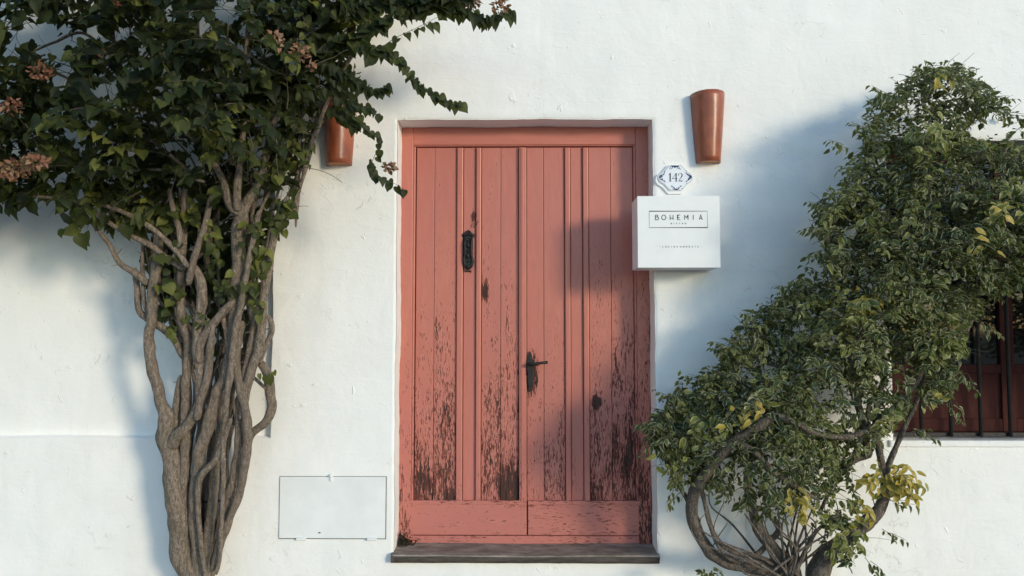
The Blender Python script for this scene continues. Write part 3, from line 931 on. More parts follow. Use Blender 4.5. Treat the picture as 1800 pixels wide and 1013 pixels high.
write("BOhEMIA", [330, 400, 490, 578, 654, 752, 818], 305, 358, .0034, M_black_ink, "lettering_name")
write("BISTRO", [502, 536, 564, 596, 628, 660], 393, 406, .0016, M_black_ink, "lettering_bistro")
write("-COCINA", [375, 404, 437, 470, 506, 533, 564], 650, 665, .0015, M_grey_ink, "lettering_cocina")
write("HONESTA-", [602, 634, 668, 702, 734, 764, 795, 830], 650, 665, .0015, M_grey_ink, "lettering_honesta")

# ------------------------------------------------------------------ leaves
def leaf_template(kind, fold, curl, twist):
    """leaf along +Y (stalk at 0, tip at 1), face +Z; returns V, F, rim"""
    if kind == 'heart':
        rows = [(-.10, .0, .16), (-.09, .02, .31), (.02, .07, .44), (.18, .20, .50), (.38, .38, .47), (.60, .60, .34), (.80, .80, .17), (1.0, 1.0, .015)]
    else:
        rows = [(.0, .0, .03), (.12, .12, .17), (.34, .34, .275), (.60, .60, .26), (.83, .83, .13), (1.0, 1.0, .01)]
    V = []; F = []; rim = []
    for (ye, ym, w) in rows:
        for s_, k in ((-1, 1.0), (-1, .62), (0, 0), (1, .62), (1, 1.0)):
            x = s_*w*k
            y = ym*(1-k)+ye*k
            z = fold*abs(x) - curl*y*y + twist*x*y - .25*fold*(abs(x)**2)*2 + (.05*math.sin(9*y+ (2 if s_ > 0 else 0)) * (k == 1.0) * (w > .1))
            V.append((x, y, z)); rim.append(1.0 if k == 1.0 else (.32 if k > .5 else 0.0))
    for r in range(len(rows)-1):
        for k in range(4):
            F.append((r*5+k, r*5+k+1, (r+1)*5+k+1, (r+1)*5+k))
    return np.array(V), np.array(F), np.array(rim)

def leaf_matrix(P, tip, nrm, size, asp=1.0):
    y = tip.normalized()
    z = nrm - y*nrm.dot(y)
    if z.length < 1e-4: z = Vector((0, -1, 0)) - y*y.y*-1
    z.normalize()
    x = y.cross(z)
    m_ = Matrix(((x.x*size*asp, y.x*size, z.x*size, P.x), (x.y*size*asp, y.y*size, z.y*size, P.y), (x.z*size*asp, y.z*size, z.z*size, P.z), (0, 0, 0, 1)))
    return m_

def rv(s=1.0): return Vector((random.gauss(0, s), random.gauss(0, s), random.gauss(0, s)))

class Foliage:
    def __init__(s, kind, keep):
        s.kind = kind; s.keep = keep; s.L = []; s.tw = []; s.tmax = .86
    def leaf(s, P, tip, nrm, size, tint, force=False):
        if P.y > -.03: return
        c = P + tip.normalized()*size*.5
        if c.y > -.02: return
        if not force and not s.keep(c): return
        s.L.append((P, tip, nrm, size, min(.999, max(0, tint)), random.uniform(.8, 1.12)))
    def shoot(s, P, d, length, spacing, size, droop=.5, tint=.4, tj=.15, force=False, twr=.0016, hang=1.0):
        n = max(2, int(length/spacing)); d = d.normalized(); pts = [P.copy()]; p = P.copy()
        side = 1
        for i in range(n):
            d = (d + Vector((0, 0, -droop*.09)) + rv(.07)).normalized()
            p = p + d*spacing
            if p.y > -.035: p.y = -.035
            pts.append(p.copy())
            lat = d.cross(Vector((0, -.3, 1))).normalized() if abs(d.z) < .95 else Vector((1, 0, 0))
            side = -side
            t = i/n
            sz = size*(1.0-.35*t)*random.uniform(.5, 1.2)
            tipd = (lat*side*.9 + d*.55 + Vector((0, -.25, -.75*hang)) + rv(.28))
            nr = Vector((0.10, -.75, .65)) + rv(.38) + lat*side*.25
            st_ = tipd.normalized()*sz*.22
            s.leaf(p+st_, tipd, nr, sz, min(s.tmax, tint + random.gauss(0, tj) + .12*t), force)
        if force or s.keep(pts[len(pts)//2]): s.tw.append((pts, twr))
    def path_shoot(s, P3, spacing, size, tint=.35, tj=.12, per=1, hang=1.0, twr=.0022):
        pts = catmull([tuple(p) for p in P3], spacing)
        pts = [Vector(p) for p in pts]
        s.tw.append((pts, twr))
        for i, p in enumerate(pts[1:]):
            for _ in range(per):
                t = i/len(pts)
                sd = random.choice((-1, 1))
                d = (pts[min(i+2, len(pts)-1)] - pts[i])
                if d.length < 1e-6: d = Vector((1, 0, 0))
                d.normalize()
                tipd = Vector((sd*.5, -.2, -.9*hang)) + d*.4 + rv(.3)
                s.leaf(p+tipd.normalized()*size*.15+rv(.004), tipd, Vector((.1, -1, .35))+rv(.35), size*random.uniform(.65, 1.15)*(1-.3*t), tint+random.gauss(0, tj), True)
    def build(s, parent, mat, twig_mat, n_single, name_single="leaf", name_mass="foliage", in_view=lambda q: True):
        temps = [leaf_template(s.kind, f, c, t) for (f, c, t) in ((.45, .18, .1), (.30, .45, -.3), (.95, .35, .25), (.35, .05, .4), (.65, .75, -.2), (-.3, .45, .2), (.55, -.2, .3))]
        L = s.L
        C = np.array([tuple(l[0]) for l in L])
        pr = proj_np(C)
        vis = (pr[:, 0] > 5) & (pr[:, 0] < 1795) & (pr[:, 1] > 5) & (pr[:, 1] < 1008)
        # the leaves that show largest: near the camera side of the crown and big
        front = np.zeros(len(L))
        cell = {}
        for i in range(len(L)):
            if not vis[i]: continue
            k = (int(pr[i, 0]//22), int(pr[i, 1]//22))
            sc_ = -C[i, 1]
            if k not in cell or sc_ > cell[k][0]: cell[k] = (sc_, i)
        cand = sorted(cell.values(), key=lambda q: -L[q[1]][3]*(1+q[0]))
        single = set(i for _, i in cand[:n_single])
        meshes = {}
        for i in single:
            P, tip, nr, size, tint, asp = L[i]
            ti = i % len(temps); tk = round(tint*9)/9
            key = (ti, tk)
            if key not in meshes:
                V, F, rim = temps[ti]
                me = np_mesh(name_single, V, F, True, {'tint': np.full(len(V), min(tk, 1.0)), 'rim': rim})
                me.materials.append(mat); meshes[key] = me
            o = bpy.data.objects.new(name_single, meshes[key])
            col.objects.link(o); o.parent = parent
            o.matrix_local = Matrix.Translation(-wloc(parent)) @ leaf_matrix(P, tip, nr, size, asp)
        allV, allF, allT, allR = [], [], [], []
        base = 0
        for ti in range(len(temps)):
            ids = [i for i in range(len(L)) if i not in single and i % len(temps) == ti]
            if not ids: continue
            V, F, rim = temps[ti]
            M4 = np.array([np.array(leaf_matrix(L[i][0], L[i][1], L[i][2], L[i][3], L[i][5])) for i in ids])
            Vh = np.concatenate([V, np.ones((len(V), 1))], 1)
            O = np.einsum('nij,vj->nvi', M4, Vh)[:, :, :3]
            n = len(ids); k = len(V)
            allV.append(O.reshape(-1, 3)); allF.append((F[None]+(np.arange(n)*k)[:, None, None]+base).reshape(-1, 4))
            allT.append(np.repeat([L[i][4] for i in ids], k)); allR.append(np.tile(rim, n)); base += n*k
        me = np_mesh(name_mass, np.concatenate(allV), np.concatenate(allF), True, {'tint': np.concatenate(allT), 'rim': np.concatenate(allR)})
        o = link_mesh(name_mass, me, mat, parent); tag(o, kind='stuff')
        mb = MB()
        for pts, r in s.tw:
            if len(pts) < 2: continue
            n = len(pts)
            mb.tube(pts, [r*(1-.6*i/n) for i in range(n)], 4, cap=False)
        if mb.v:
            tag(mb.build("twigs", twig_mat, parent, True), kind='stuff')
        print(parent.name, "leaves", len(L), "single", len(single))

def in_poly(poly, x, y):
    c = False; n = len(poly); j = n-1
    for i in range(n):
        xi, yi = poly[i]; xj, yj = poly[j]
        if (yi > y) != (yj > y) and x < (xj-xi)*(y-yi)/(yj-yi)+xi: c = not c
        j = i
    return c
def edge_dist(poly, x, y):
    best = 1e9; n = len(poly)
    for i in range(n):
        ax, ay = poly[i]; bx, by = poly[(i+1) % n]
        dx_, dy_ = bx-ax, by-ay
        t = max(0, min(1, ((x-ax)*dx_+(y-ay)*dy_)/(dx_*dx_+dy_*dy_+1e-9)))
        best = min(best, math.hypot(x-ax-t*dx_, y-ay-t*dy_))
    return best

def stem(parent, P, mat, name="stem", sides=9, rough=.22, step=.018, seed=0):
    """P: (px,py,depth,radius px)"""
    Q_ = []
    for (a_, b_, d_, r_) in P:
        p = at(a_, b_, d_); s_ = (CAM_D-d_)/FPX
        Q_.append((p.x, p.y, p.z, r_*s_))
    R_ = catmull(Q_, step)
    pts = []; rad = []
    for i, q in enumerate(R_):
        v = Vector(q[:3]); k = seed*7.3
        wob = Vector((mnoise.noise(v*7+Vector((k, 0, 0))), mnoise.noise(v*7+Vector((0, k, 3))), 0))*q[3]*.35
        knob = (1 + .20*max(0, mnoise.noise(v*16+Vector((k, k, 0)))) + .9*max(0, mnoise.noise(v*11+Vector((0, k, k)))-.42))*(.92 if max(q_[3] for q_ in P) < 16 else 1)
        pts.append(v+wob); rad.append(max(.0012, q[3]*knob))
    n_ = len(pts)
    for i in range(n_):
        for e_ in (i, n_-1-i):
            end = pts[0] if e_ == i else pts[-1]
            if end.z < .25: continue
            dd = e_*step
            if dd < .035: rad[i] *= .35 + .65*math.sin(math.pi/2*dd/.035)
    mb = MB(); mb.tube(pts, rad, sides, rough, True, seed)
    return mb.build(name, mat, parent, True), pts

# ================================================================== climbing vine at the left
base = at(350, 1013, .16)
vine = empty("climbing_vine", (base.x, base.y, 0))
tag(vine, "old climbing vine with twisted bare trunks and dark heart-shaped leaves, left of the door", "climbing plant")
def ds(py): return .13 + .26*min(1.15, max(0, (1000-py)/620))
def S(pts, off=0.0, r=None):
    out = []
    for q in pts:
        out.append((q[0], q[1], ds(q[1])+off+(q[3] if len(q) > 3 else 0), q[2]))
    return out
stems = [
 (S([(275,392,7),(278,440,8),(274,474,9),(267,523,9),(266,557,9),(261,592,9),(267,644,9.5),(281,700,10),(292,729,13),(291,765,14),(298,805,16),(308,877,17),(318,959,18),(334,1009,18),(344,1062,21)]), .04),
 (S([(366,560,5),(368,606,6.5),(361,661,7),(360,680,7.5),(347,716,8),(328,751,9),(308,768,11),(299,790,12)]), .06),
 (S([(403,345,9),(423,371,13),(421,419,13.5),(418,488,12),(412,543,11),(407,592,10),(399,661,10),(381,690,10.5),(366,746,11.5),(349,811,11.5),(344,877,11),(342,926,10),(347,992,10),(352,1062,15)]), .05),
 (S([(423,378,11),(403,352,9),(387,308,6.5),(355,261,5.5),(316,221,4),(280,190,3)]), .08),
 (S([(419,372,9),(416,352,8),(421,292,6),(427,237,5.5),(431,180,5),(430,126,4.5),(436,50,4),(440,-30,3)]), .10),
 (S([(425,380,9),(436,351,8.5),(456,318,7.5),(470,262,7),(486,197,6.5),(498,130,6),(517,70,5),(532,0,4),(540,-60,3)]), .04),
 (S([(298,452,5),(312,460,6.5),(343,474,8.5),(355,516,9),(347,571,9),(349,626,9),(354,661,9),(350,710,9)]), .07),
 (S([(372,340,5),(364,378,6),(354,419,6.5),(338,464,6.5),(331,502,6)]), .10),
 (S([(323,330,5),(323,391,6),(323,436,7),(319,495,7.5),(319,557,8),(330,606,8.5),(328,661,9),(328,700,9),(324,746,9),(327,795,9.5),(323,857,9),(330,910,9)]), .03),
 (S([(414,528,6),(405,536,7),(374,571,8.5),(354,606,9),(350,640,8)]), .08),
 (S([(455,370,4.5),(447,409,5),(435,471,5.5),(426,523,6),(414,585,6.5),(407,644,6.5),(399,690,6),(393,779,5),(392,877,4.5),(387,969,4),(380,1010,4)]), .10),
 (S([(426,564,7),(419,599,8),(416,644,8.5),(427,700,8.5),(430,713,8.5),(434,779,8.5),(426,844,8),(406,904,7),(387,959,6),(372,1005,6)]), .07),
 (S([(505,345,5),(482,416,7),(471,471,8),(463,523,8.5),(459,575,8.5),(454,619,9),(444,647,9),(433,689,8),(424,740,8)]), .05),
 (S([(462,556,3.5),(471,557,4.5),(478,580,4.5),(464,616,4.5),(458,640,4)]), .02),
 (S([(456,633,8),(471,661,8.5),(475,695,8.5),(479,716,8.5),(466,742,8),(439,766,8),(424,785,8)]), .0),
 (S([(430,652,3),(448,666,3.2),(466,684,3.5)]), .05),
 (S([(450,540,5.5),(447,568,6),(437,626,6.5),(430,661,7),(420,729,7),(420,779,7),(410,844,7),(397,894,6.5),(384,950,6)]), .03),
 (S([(376,560,5),(368,620,7),(364,661,7.5),(354,700,7.5),(345,740,7)]), .09),
 (S([(388,540,4.5),(392,557,5),(402,609,5.5),(396,640,5),(388,671,5),(384,720,5)]), .05),
 (S([(120,340,2.5),(164,395,3.2),(191,429,4),(212,464,5.5),(240,481,7),(262,500,7)]), .04),
 (S([(238,470,5),(241,505,6),(244,543,6.5),(260,561,6.5),(288,578,7),(309,602,7),(323,632,7)]), .0),
 (S([(150,360,4),(202,398,4.5),(240,419,5),(267,433,5.5),(298,457,5.5),(326,474,6)]), .08),
 (S([(255,400,3),(250,453,3.5),(253,523,4),(262,560,4)]), .02),
 (S([(298,330,4.5),(305,371,5),(314,405,5.5),(317,433,5.5),(303,456,5)]), .10),
 (S([(405,735,5.5),(403,746,5.5),(380,805,6),(351,844,5.5),(349,910,4.8),(357,986,4.5),(362,1020,5)]), .10),
 (S([(396,690,7),(389,746,8),(380,811,8.5),(376,861,9),(367,926,9),(360,985,10),(360,1060,13)]), -.01),
 (S([(316,660,5),(312,700,6),(308,746,6.5),(310,780,6)]), .02),
 (S([(480,418,5),(512,372,4.5),(520,330,4.5),(528,290,4.5),(545,250,5),(560,205,5),(577,165,5),(605,90,4.5),(632,20,4),(652,-40,3.5)]), -.14),
 (S([(476,424,4),(505,350,4),(527,300,4),(552,240,4.5),(572,180,4.5),(598,110,4),(618,40,3.5),(630,-40,3)]), -.17),
 (S([(484,410,3.5),(530,318,3.5),(540,268,4),(558,221,4),(590,150,4),(625,90,3.5),(670,50,3)]), -.11),
 (S([(520,400,2.5),(524,350,3),(534,310,3),(548,262,3.2)]), -.15),
 (S([(330,300,4),(270,250,4),(200,200,3.5),(140,150,3),(80,120,2.5)]), .14),
 (S([(300,240,3.5),(220,130,3.5),(150,60,3),(95,75,2.5),(60,90,2)]), .16),
 (S([(360,320,4),(290,300,3.5),(200,300,3),(110,290,2.5),(40,300,2)]), .20),
 (S([(330,470,5),(290,420,5),(240,385,4.5),(180,360,4),(110,350,3),(60,345,2.5)]), .12),
]
allpts = []
for i, (P, off) in enumerate(stems):
    P2 = [(q[0], q[1], max(.03, q[2]+off), q[3]) for q in P]
    big = max(q[3] for q in P) > 11
    o, pts = stem(vine, P2, M_bark, "trunk" if big else "stem", 12 if big else 9, .20 if big else .26, .016, i)
    allpts.append(pts)
Ly = [1040, 1010, 900, 800, 700, 600, 500, 420, 300, 150, -20]
LX = [338, 334, 320, 314, 320, 318, 266, 256, 225, 150, 60]
RX = [370, 376, 402, 426, 428, 450, 460, 470, 500, 550, 600]
for i in range(28):
    u0 = random.random(); P = []
    top = random.choice([150, 150, 300, 300, -20, 420])
    rr = random.uniform(2.0, 4.6); off = random.uniform(-.15, -.05)
    for j in range(len(Ly)):
        if Ly[j] < top: break
        u0 = min(1, max(0, u0 + random.gauss(0, .10)))
        r_ = rr*(1.0 - .35*j/len(Ly))*random.uniform(.85, 1.15)
        P.append((LX[j]+(RX[j]-LX[j])*u0, Ly[j]+random.uniform(-14, 14), max(.04, ds(Ly[j])+off+random.uniform(-.02, .02)), r_))
    stem(vine, P, M_bark, "stem", 8, .24, .022, 50+i)

front_a = [(598,256,26,42),(420,335,34,60),(316,400,60,40),(440,400,50,60),(385,300,26,26),(575,215,16,60)]
spurs = []
for pts in allpts:
    for p in pts[2:-2:3]:
        if .25 < p.z < 2.3 and random.random() < .30:
            dv = Vector((random.gauss(0, 1), -abs(random.gauss(.5, .5)), random.gauss(.2, .5))).normalized()
            L_ = random.uniform(.018, .05)
            spurs.append(([p, p+dv*L_*.6, p+dv*L_+rv(.004)], random.uniform(.002, .0045)))
poly_a = [(-420,-330),(760,-330),(740,-40),(700,22),(655,42),(640,80),(618,100),(628,140),(650,165),(640,200),(612,205),(585,172),(566,186),(560,230),(552,290),(535,300),(520,345),(508,392),(478,400),(450,372),(380,372),(310,360),(262,385),(225,415),(190,410),(160,392),(120,390),(90,350),(50,345),(20,365),(-60,380),(-200,380),(-420,340)]
holes_a = [(598,252,20,34),(52,60,36,14),(20,92,14,8),(96,88,14,10),(128,70,14,8),(124,130,10,8),(190,158,17,12),(108,133,7,12),(400,18,12,16),(5,180,9,12),(160,60,8,6),(215,60,8,7)]
def keep_a(p):
    x, y = proj(p)
    x += random.gauss(0, 5); y += random.gauss(0, 5)
    if not in_poly(poly_a, x, y): return False
    for (hx_, hy_, a_, b_) in holes_a:
        if ((x-hx_)/(a_+10))**2+((y-hy_)/(b_+11))**2 < 1: return False
    for (hx_, hy_, a_, b_) in front_a:
        if -p.y > ds(hy_)+.04 and ((x-hx_)/a_)**2+((y-hy_)/b_)**2 < 1: return False
    return True
fa = Foliage('heart', keep_a)
fa.tw += spurs
n = 0; tries = 0
while n < 1350 and tries < 50000:
    tries += 1
    x = random.uniform(-400, 720); y = random.uniform(-310, 420)
    if not in_poly(poly_a, x, y): continue
    if x < -120 and random.random() < .55: continue
    if y < -90 and random.random() < .5: continue
    e = edge_dist(poly_a, x, y)
    dm = .34 + .72*min(1, e/150)
    if x > 430: dm = min(dm, .30 + .35*min(1, e/100))
    lo = .10
    d = lo + (dm-lo)*random.random()**.75
    p = at(x, y, d)
    dirv = Vector((random.gauss(-.1, .7), random.gauss(-.55, .4), random.gauss(.15, .5)))
    clump = mnoise.noise(Vector((p.x*3.2, p.y*3.2, p.z*3.2)))
    tint = .28 + 1.15*max(-.2, clump-.05) + random.gauss(0, .15)  # clumps vary leaf colour and paint in brighter sunlit patches
    fa.shoot(p, dirv, random.uniform(.14, .34), .024, random.uniform(.052, .080), random.uniform(.4, 1.2), tint, .16, hang=random.uniform(.5, 1.1))
    n += 1
def pp(x, y, d): return tuple(at(x, y, d))
# dark leaves added between and behind the trunks to deepen the gaps' shade
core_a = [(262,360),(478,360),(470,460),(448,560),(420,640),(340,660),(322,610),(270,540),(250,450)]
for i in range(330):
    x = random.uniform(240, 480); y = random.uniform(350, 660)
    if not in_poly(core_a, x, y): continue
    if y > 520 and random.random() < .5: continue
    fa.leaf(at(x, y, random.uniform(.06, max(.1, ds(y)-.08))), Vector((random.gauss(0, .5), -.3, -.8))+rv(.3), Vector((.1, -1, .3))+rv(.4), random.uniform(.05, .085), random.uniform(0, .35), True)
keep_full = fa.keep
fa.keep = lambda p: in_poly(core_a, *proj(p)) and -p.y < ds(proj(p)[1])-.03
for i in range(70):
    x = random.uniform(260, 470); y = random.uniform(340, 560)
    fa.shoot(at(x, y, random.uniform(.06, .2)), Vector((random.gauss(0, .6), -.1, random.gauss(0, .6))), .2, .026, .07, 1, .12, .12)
fa.keep = keep_full
# named sprays reaching out over the wall
fa.path_shoot([pp(540,120,0.460), pp(600,75,0.567), pp(660,40,0.620), pp(720,18,0.620), pp(790,10,0.620), pp(850,28,0.620), pp(893,22,0.620)], .020, .078, .34, .10, 2)
fa.path_shoot([pp(600,10,0.567), pp(680,0,0.620), pp(760,-6,0.620), pp(820,-12,0.620)], .018, .082, .30, .08, 3)
fa.path_shoot([pp(650,100,0.620), pp(690,70,0.620), pp(735,48,0.620), pp(770,30,0.620)], .030, .070, .36, .10, 1)
fa.path_shoot([pp(560,60,0.496), pp(620,78,0.602), pp(668,84,0.620), pp(700,104,0.620), pp(722,128,0.620), pp(745,152,0.620), pp(770,170,0.620), pp(806,184,0.620)], .013, .062, .38, .10, 1)
fa.path_shoot([pp(560,150,0.496), pp(600,172,0.567), pp(628,205,0.616), pp(648,232,0.620), pp(668,244,0.620), pp(664,262,0.620), pp(655,282,0.620), pp(652,300,0.620), pp(672,314,0.620), pp(696,324,0.620), pp(712,334,0.620)], .020, .056, .30, .08, 1)
fa.path_shoot([pp(570,110,0.513), pp(610,130,0.584), pp(640,150,0.620), pp(664,158,0.620), pp(680,150,0.620)], .014, .060, .32, .10, 2)
fa.path_shoot([pp(560,100,0.496), pp(600,150,0.567), pp(625,180,0.611), pp(650,190,0.620), pp(668,202,0.620)], .015, .055, .30, .10, 1)
fa.path_shoot([pp(585,190,0.540), pp(605,205,0.576), pp(625,222,0.611)], .02, .062, .28, .08, 2)
fa.path_shoot([pp(60,345,0.595), pp(20,352,0.612), pp(-20,362,0.629)], .02, .075, .2, .08, 2)
for (cx_, cy_, nn, sz) in [(228,395,6,.07),(132,408,3,.085),(303,378,5,.075),(290,452,6,.07),(300,500,5,.065),(300,540,4,.06),(376,432,5,.06),(378,462,4,.06),(398,485,7,.055),(405,512,6,.05),(345,560,3,.05),(448,498,5,.07),(462,535,4,.06),(452,440,5,.06),(470,640,2,.065),(488,398,7,.07),(505,372,6,.06),(450,395,6,.06),(307,580,3,.055),(425,400,4,.06),(372,400,5,.06),(455,470,4,.06),(205,368,6,.08),(250,372,8,.08),(340,375,5,.07)]:
    for q in range(int(nn*1.7)):
        sz *= 1.0; p = at(cx_+random.gauss(0, 10), cy_+random.gauss(0, 12), ds(cy_)+random.uniform(.04, .12))
        fa.leaf(p, Vector((random.gauss(0, .5), -.3, -.8))+rv(.2), Vector((.2, -1, .3))+rv(.35), sz*random.uniform(.5, .95), random.uniform(.35, .85), True)
# thin bare shoots in the dark of the crown
for i in range(150):
    x = random.uniform(-40, 560); y = random.uniform(10, 400)
    if not in_poly(poly_a, x, y): continue
    d = random.uniform(.3, .75); p = at(x, y, d)
    q = [p]; dv = Vector((random.gauss(0, .8), random.gauss(-.2, .3), random.gauss(.3, .6))).normalized()
    for k in range(6):
        dv = (dv+rv(.16)).normalized(); q.append(q[-1]+dv*.035)
    fa.tw.append((q, random.uniform(.0012, .003)))
fa.build(vine, M_leaf_a, M_twig, 300)

# dried flower heads
tb = leaf_template('heart', .6, .3, .1)
def cluster(px, py, d, rpx, n, tint):
    d += .16 if (d > .5 and px < 560) else 0; c = at(px, py, d); r_ = rpx*(CAM_D-d)/FPX
    V0, F0, rim0 = tb
    VV, FF, TT = [], [], []
    for i in range(n):
        v = rv(1).normalized()*r_*random.uniform(.35, 1.0); v.z *= .8
        M_ = np.array(leaf_matrix(c+v, v.normalized()+rv(.6), rv(1)+Vector((0, -.5, .3)), random.uniform(.014, .024), .85))
        O = (np.concatenate([V0, np.ones((len(V0), 1))], 1) @ M_.T)[:, :3]
        FF.append(F0+len(VV)*len(V0)); VV.append(O); TT.append(np.full(len(V0), min(1, max(0, tint+random.gauss(0, .22)))))
    me = np_mesh("flower_head", np.concatenate(VV), np.concatenate(FF), True, {'tint': np.concatenate(TT), 'rim': np.zeros(len(V0)*n)})
    link_mesh("flower_head", me, M_bract, vine)
for a_ in [(483,72,.62,18,60,.75),(528,93,.60,17,55,.5),(28,300,.92,24,80,.4),(62,286,.92,20,60,.45),(684,294,.60,13,45,.5),(880,14,.60,19,60,.25),(828,4,.60,16,50,.3),(72,126,.85,18,55,.35),(20,186,.85,16,45,.25),(172,90,.85,7,16,.75),(200,3,.8,13,35,.55),(548,116,.55,9,20,.7),(590,176,.55,9,24,.3)]:
    cluster(*a_)

# iron tie bar holding the trunks
tie = MB(); p0 = at(318, 884, .10); p1 = at(392, 880, .10)
tie.tube([p0, (p0+p1)/2+Vector((0, 0, -.003)), p1], [.0055]*3, 8)
tie.tube([p1, Vector((p1.x, .01, p1.z))], [.0055]*2, 8); tie.tube([p0, Vector((p0.x, .01, p0.z))], [.0055]*2, 8)
tag(tie.build("iron_tie", M_iron, None, True), "dark iron tie bar crossing behind the vine trunks near their foot", "tie bar")

# ================================================================== variegated shrub at the right
bs = at(1400, 1010, .25)
shrub = empty("variegated_shrub", (bs.x, bs.y, 0))
tag(shrub, "sprawling climbing shrub with small cream-edged leaves and crooked trunks, right of the door", "shrub")
rst = [
 [(1392,1060,.24,15),(1375,1012,.24,12),(1310,997,.26,11),(1259,979,.28,11),(1226,937,.31,11),(1217,895,.34,11),(1235,843,.38,10.5),(1259,811,.42,10),(1287,778,.47,9.5),(1324,755,.52,8.5),(1364,727,.56,8)],
 [(1362,728,.56,7.5),(1380,736,.55,6),(1403,745,.54,6),(1436,762,.52,5.5),(1487,768,.46,5.5),(1530,752,.42,5),(1560,720,.4,4.5)],
 [(1289,778,.47,7),(1300,780,.49,6),(1324,792,.50,5.5),(1361,829,.46,5),(1408,862,.42,4.5),(1440,880,.4,3.5)],
 [(1396,1060,.22,18),(1389,1007,.22,15),(1361,969,.24,12),(1333,927,.27,9),(1319,876,.30,7.5),(1315,839,.33,6.5),(1322,790,.36,5),(1340,730,.38,4)],
 [(1425,1062,.24,20),(1438,1004,.24,18),(1457,973,.26,15),(1504,933,.30,12),(1522,919,.31,12),(1543,897,.32,10),(1557,862,.32,9),(1558,829,.33,6),(1572,793,.34,4.5),(1590,750,.35,4.2),(1611,704,.36,3.8),(1622,660,.36,3.6),(1632,610,.36,3.5),(1650,540,.36,3)],
 [(1558,850,.32,7),(1550,815,.33,6.5),(1543,783,.34,6.5),(1538,740,.35,6),(1545,700,.36,5),(1560,640,.38,4.5)],
 [(1440,905,.26,3.5),(1468,843,.30,4),(1490,822,.34,4.5),(1507,790,.37,4.5),(1520,755,.38,4),(1530,700,.4,3.5)],
 [(1478,835,.25,9),(1490,815,.26,8.5),(1511,804,.28,7),(1526,800,.30,6.5),(1525,788,.32,6.5),(1515,740,.35,7),(1503,700,.36,7),(1494,660,.37,6.5),(1488,628,.38,7),(1491,595,.39,7),(1496,550,.40,6),(1510,480,.42,5),(1540,400,.44,4)],
 [(1490,660,.42,4),(1494,645,.42,4),(1504,612,.44,4),(1521,578,.45,4),(1548,551,.46,3.8),(1570,520,.46,3)],
 [(1490,600,.34,5),(1518,591,.34,5.5),(1565,593,.33,6),(1610,600,.3,4.5)],
 [(1560,760,.42,4),(1581,709,.43,4.5),(1602,682,.44,5),(1618,659,.45,5),(1629,615,.46,4.5),(1636,580,.46,4)],
 [(1670,600,.25,6),(1685,588,.26,6.5),(1702,568,.27,7),(1700,530,.28,7),(1690,460,.3,5)],
 [(1418,1030,.25,2.2),(1417,960,.24,2),(1415,913,.24,1.8),(1413,850,.26,1.6)],
 [(1408,1040,.3,2.8),(1398,1000,.3,2.8),(1385,932,.32,2.4)],
 [(1384,1010,.34,2.2),(1345,955,.36,2.2),(1308,902,.4,1.8)],
 [(1178,832,.30,1.4),(1212,885,.29,4.8),(1235,941,.28,5),(1254,979,.27,5.5),(1290,1000,.25,6)],
 [(1216,820,.34,1.4),(1235,867,.34,4),(1254,937,.32,4.5),(1287,969,.30,5),(1347,985,.28,5.5),(1385,1005,.26,6)],
 [(1376,1010,.28,5),(1340,990,.3,5),(1290,985,.33,4.5),(1262,960,.35,4),(1240,900,.38,3)],
 [(1395,1010,.3,5),(1420,960,.32,4),(1440,930,.34,3.5),(1480,900,.35,3)],
 [(1310,992,.26,5),(1350,955,.24,5.5),(1370,930,.2,6),(1352,900,.22,5),(1345,860,.24,4)],
 [(1252,975,.28,3),(1225,930,.30,3),(1214,880,.33,3),(1240,820,.36,3)],
 [(1430,640,.36,4),(1400,650,.36,3.5),(1350,640,.34,3),(1300,620,.3,2.5)],
 [(1480,620,.34,6),(1440,660,.36,5.5),(1390,700,.38,5),(1340,710,.38,4)],
 [(1500,560,.40,5),(1470,510,.42,4),(1460,440,.44,3.5),(1480,360,.46,3)],
 [(1530,560,.40,5),(1560,470,.44,5),(1590,380,.46,4.5),(1620,280,.48,4),(1640,190,.48,3)],
 [(1640,560,.36,5),(1690,420,.42,4.5),(1730,330,.44,4),(1770,260,.44,2.5)],
]
for i, P in enumerate(rst):
    big = max(q[3] for q in P) > 10
    stem(shrub, P, M_bark_r, "trunk" if big else "branch", 11 if big else 8, .25, .016, 120+i)
for i in range(26):
    x0_ = 1385+random.gauss(0, 16); a_ = random.uniform(-1.3, 1.0)
    L_ = random.uniform(60, 190)
    x1_ = x0_+math.sin(a_)*L_; y1_ = 1012-math.cos(a_)*L_*.9
    xm = (x0_+x1_)/2+random.gauss(0, 14); ym = (1012+y1_)/2+random.gauss(0, 8)
    d_ = random.uniform(.15, .36)
    stem(shrub, [(x0_, 1018, d_, 2.8), (xm, ym, d_+.03, 2.0), (x1_, y1_, d_+.05, 1.2), (x1_+random.gauss(0, 25), y1_-random.uniform(15, 70), d_+.06, .9)], M_bark_r, "branch", 6, .2, .03, 200+i)

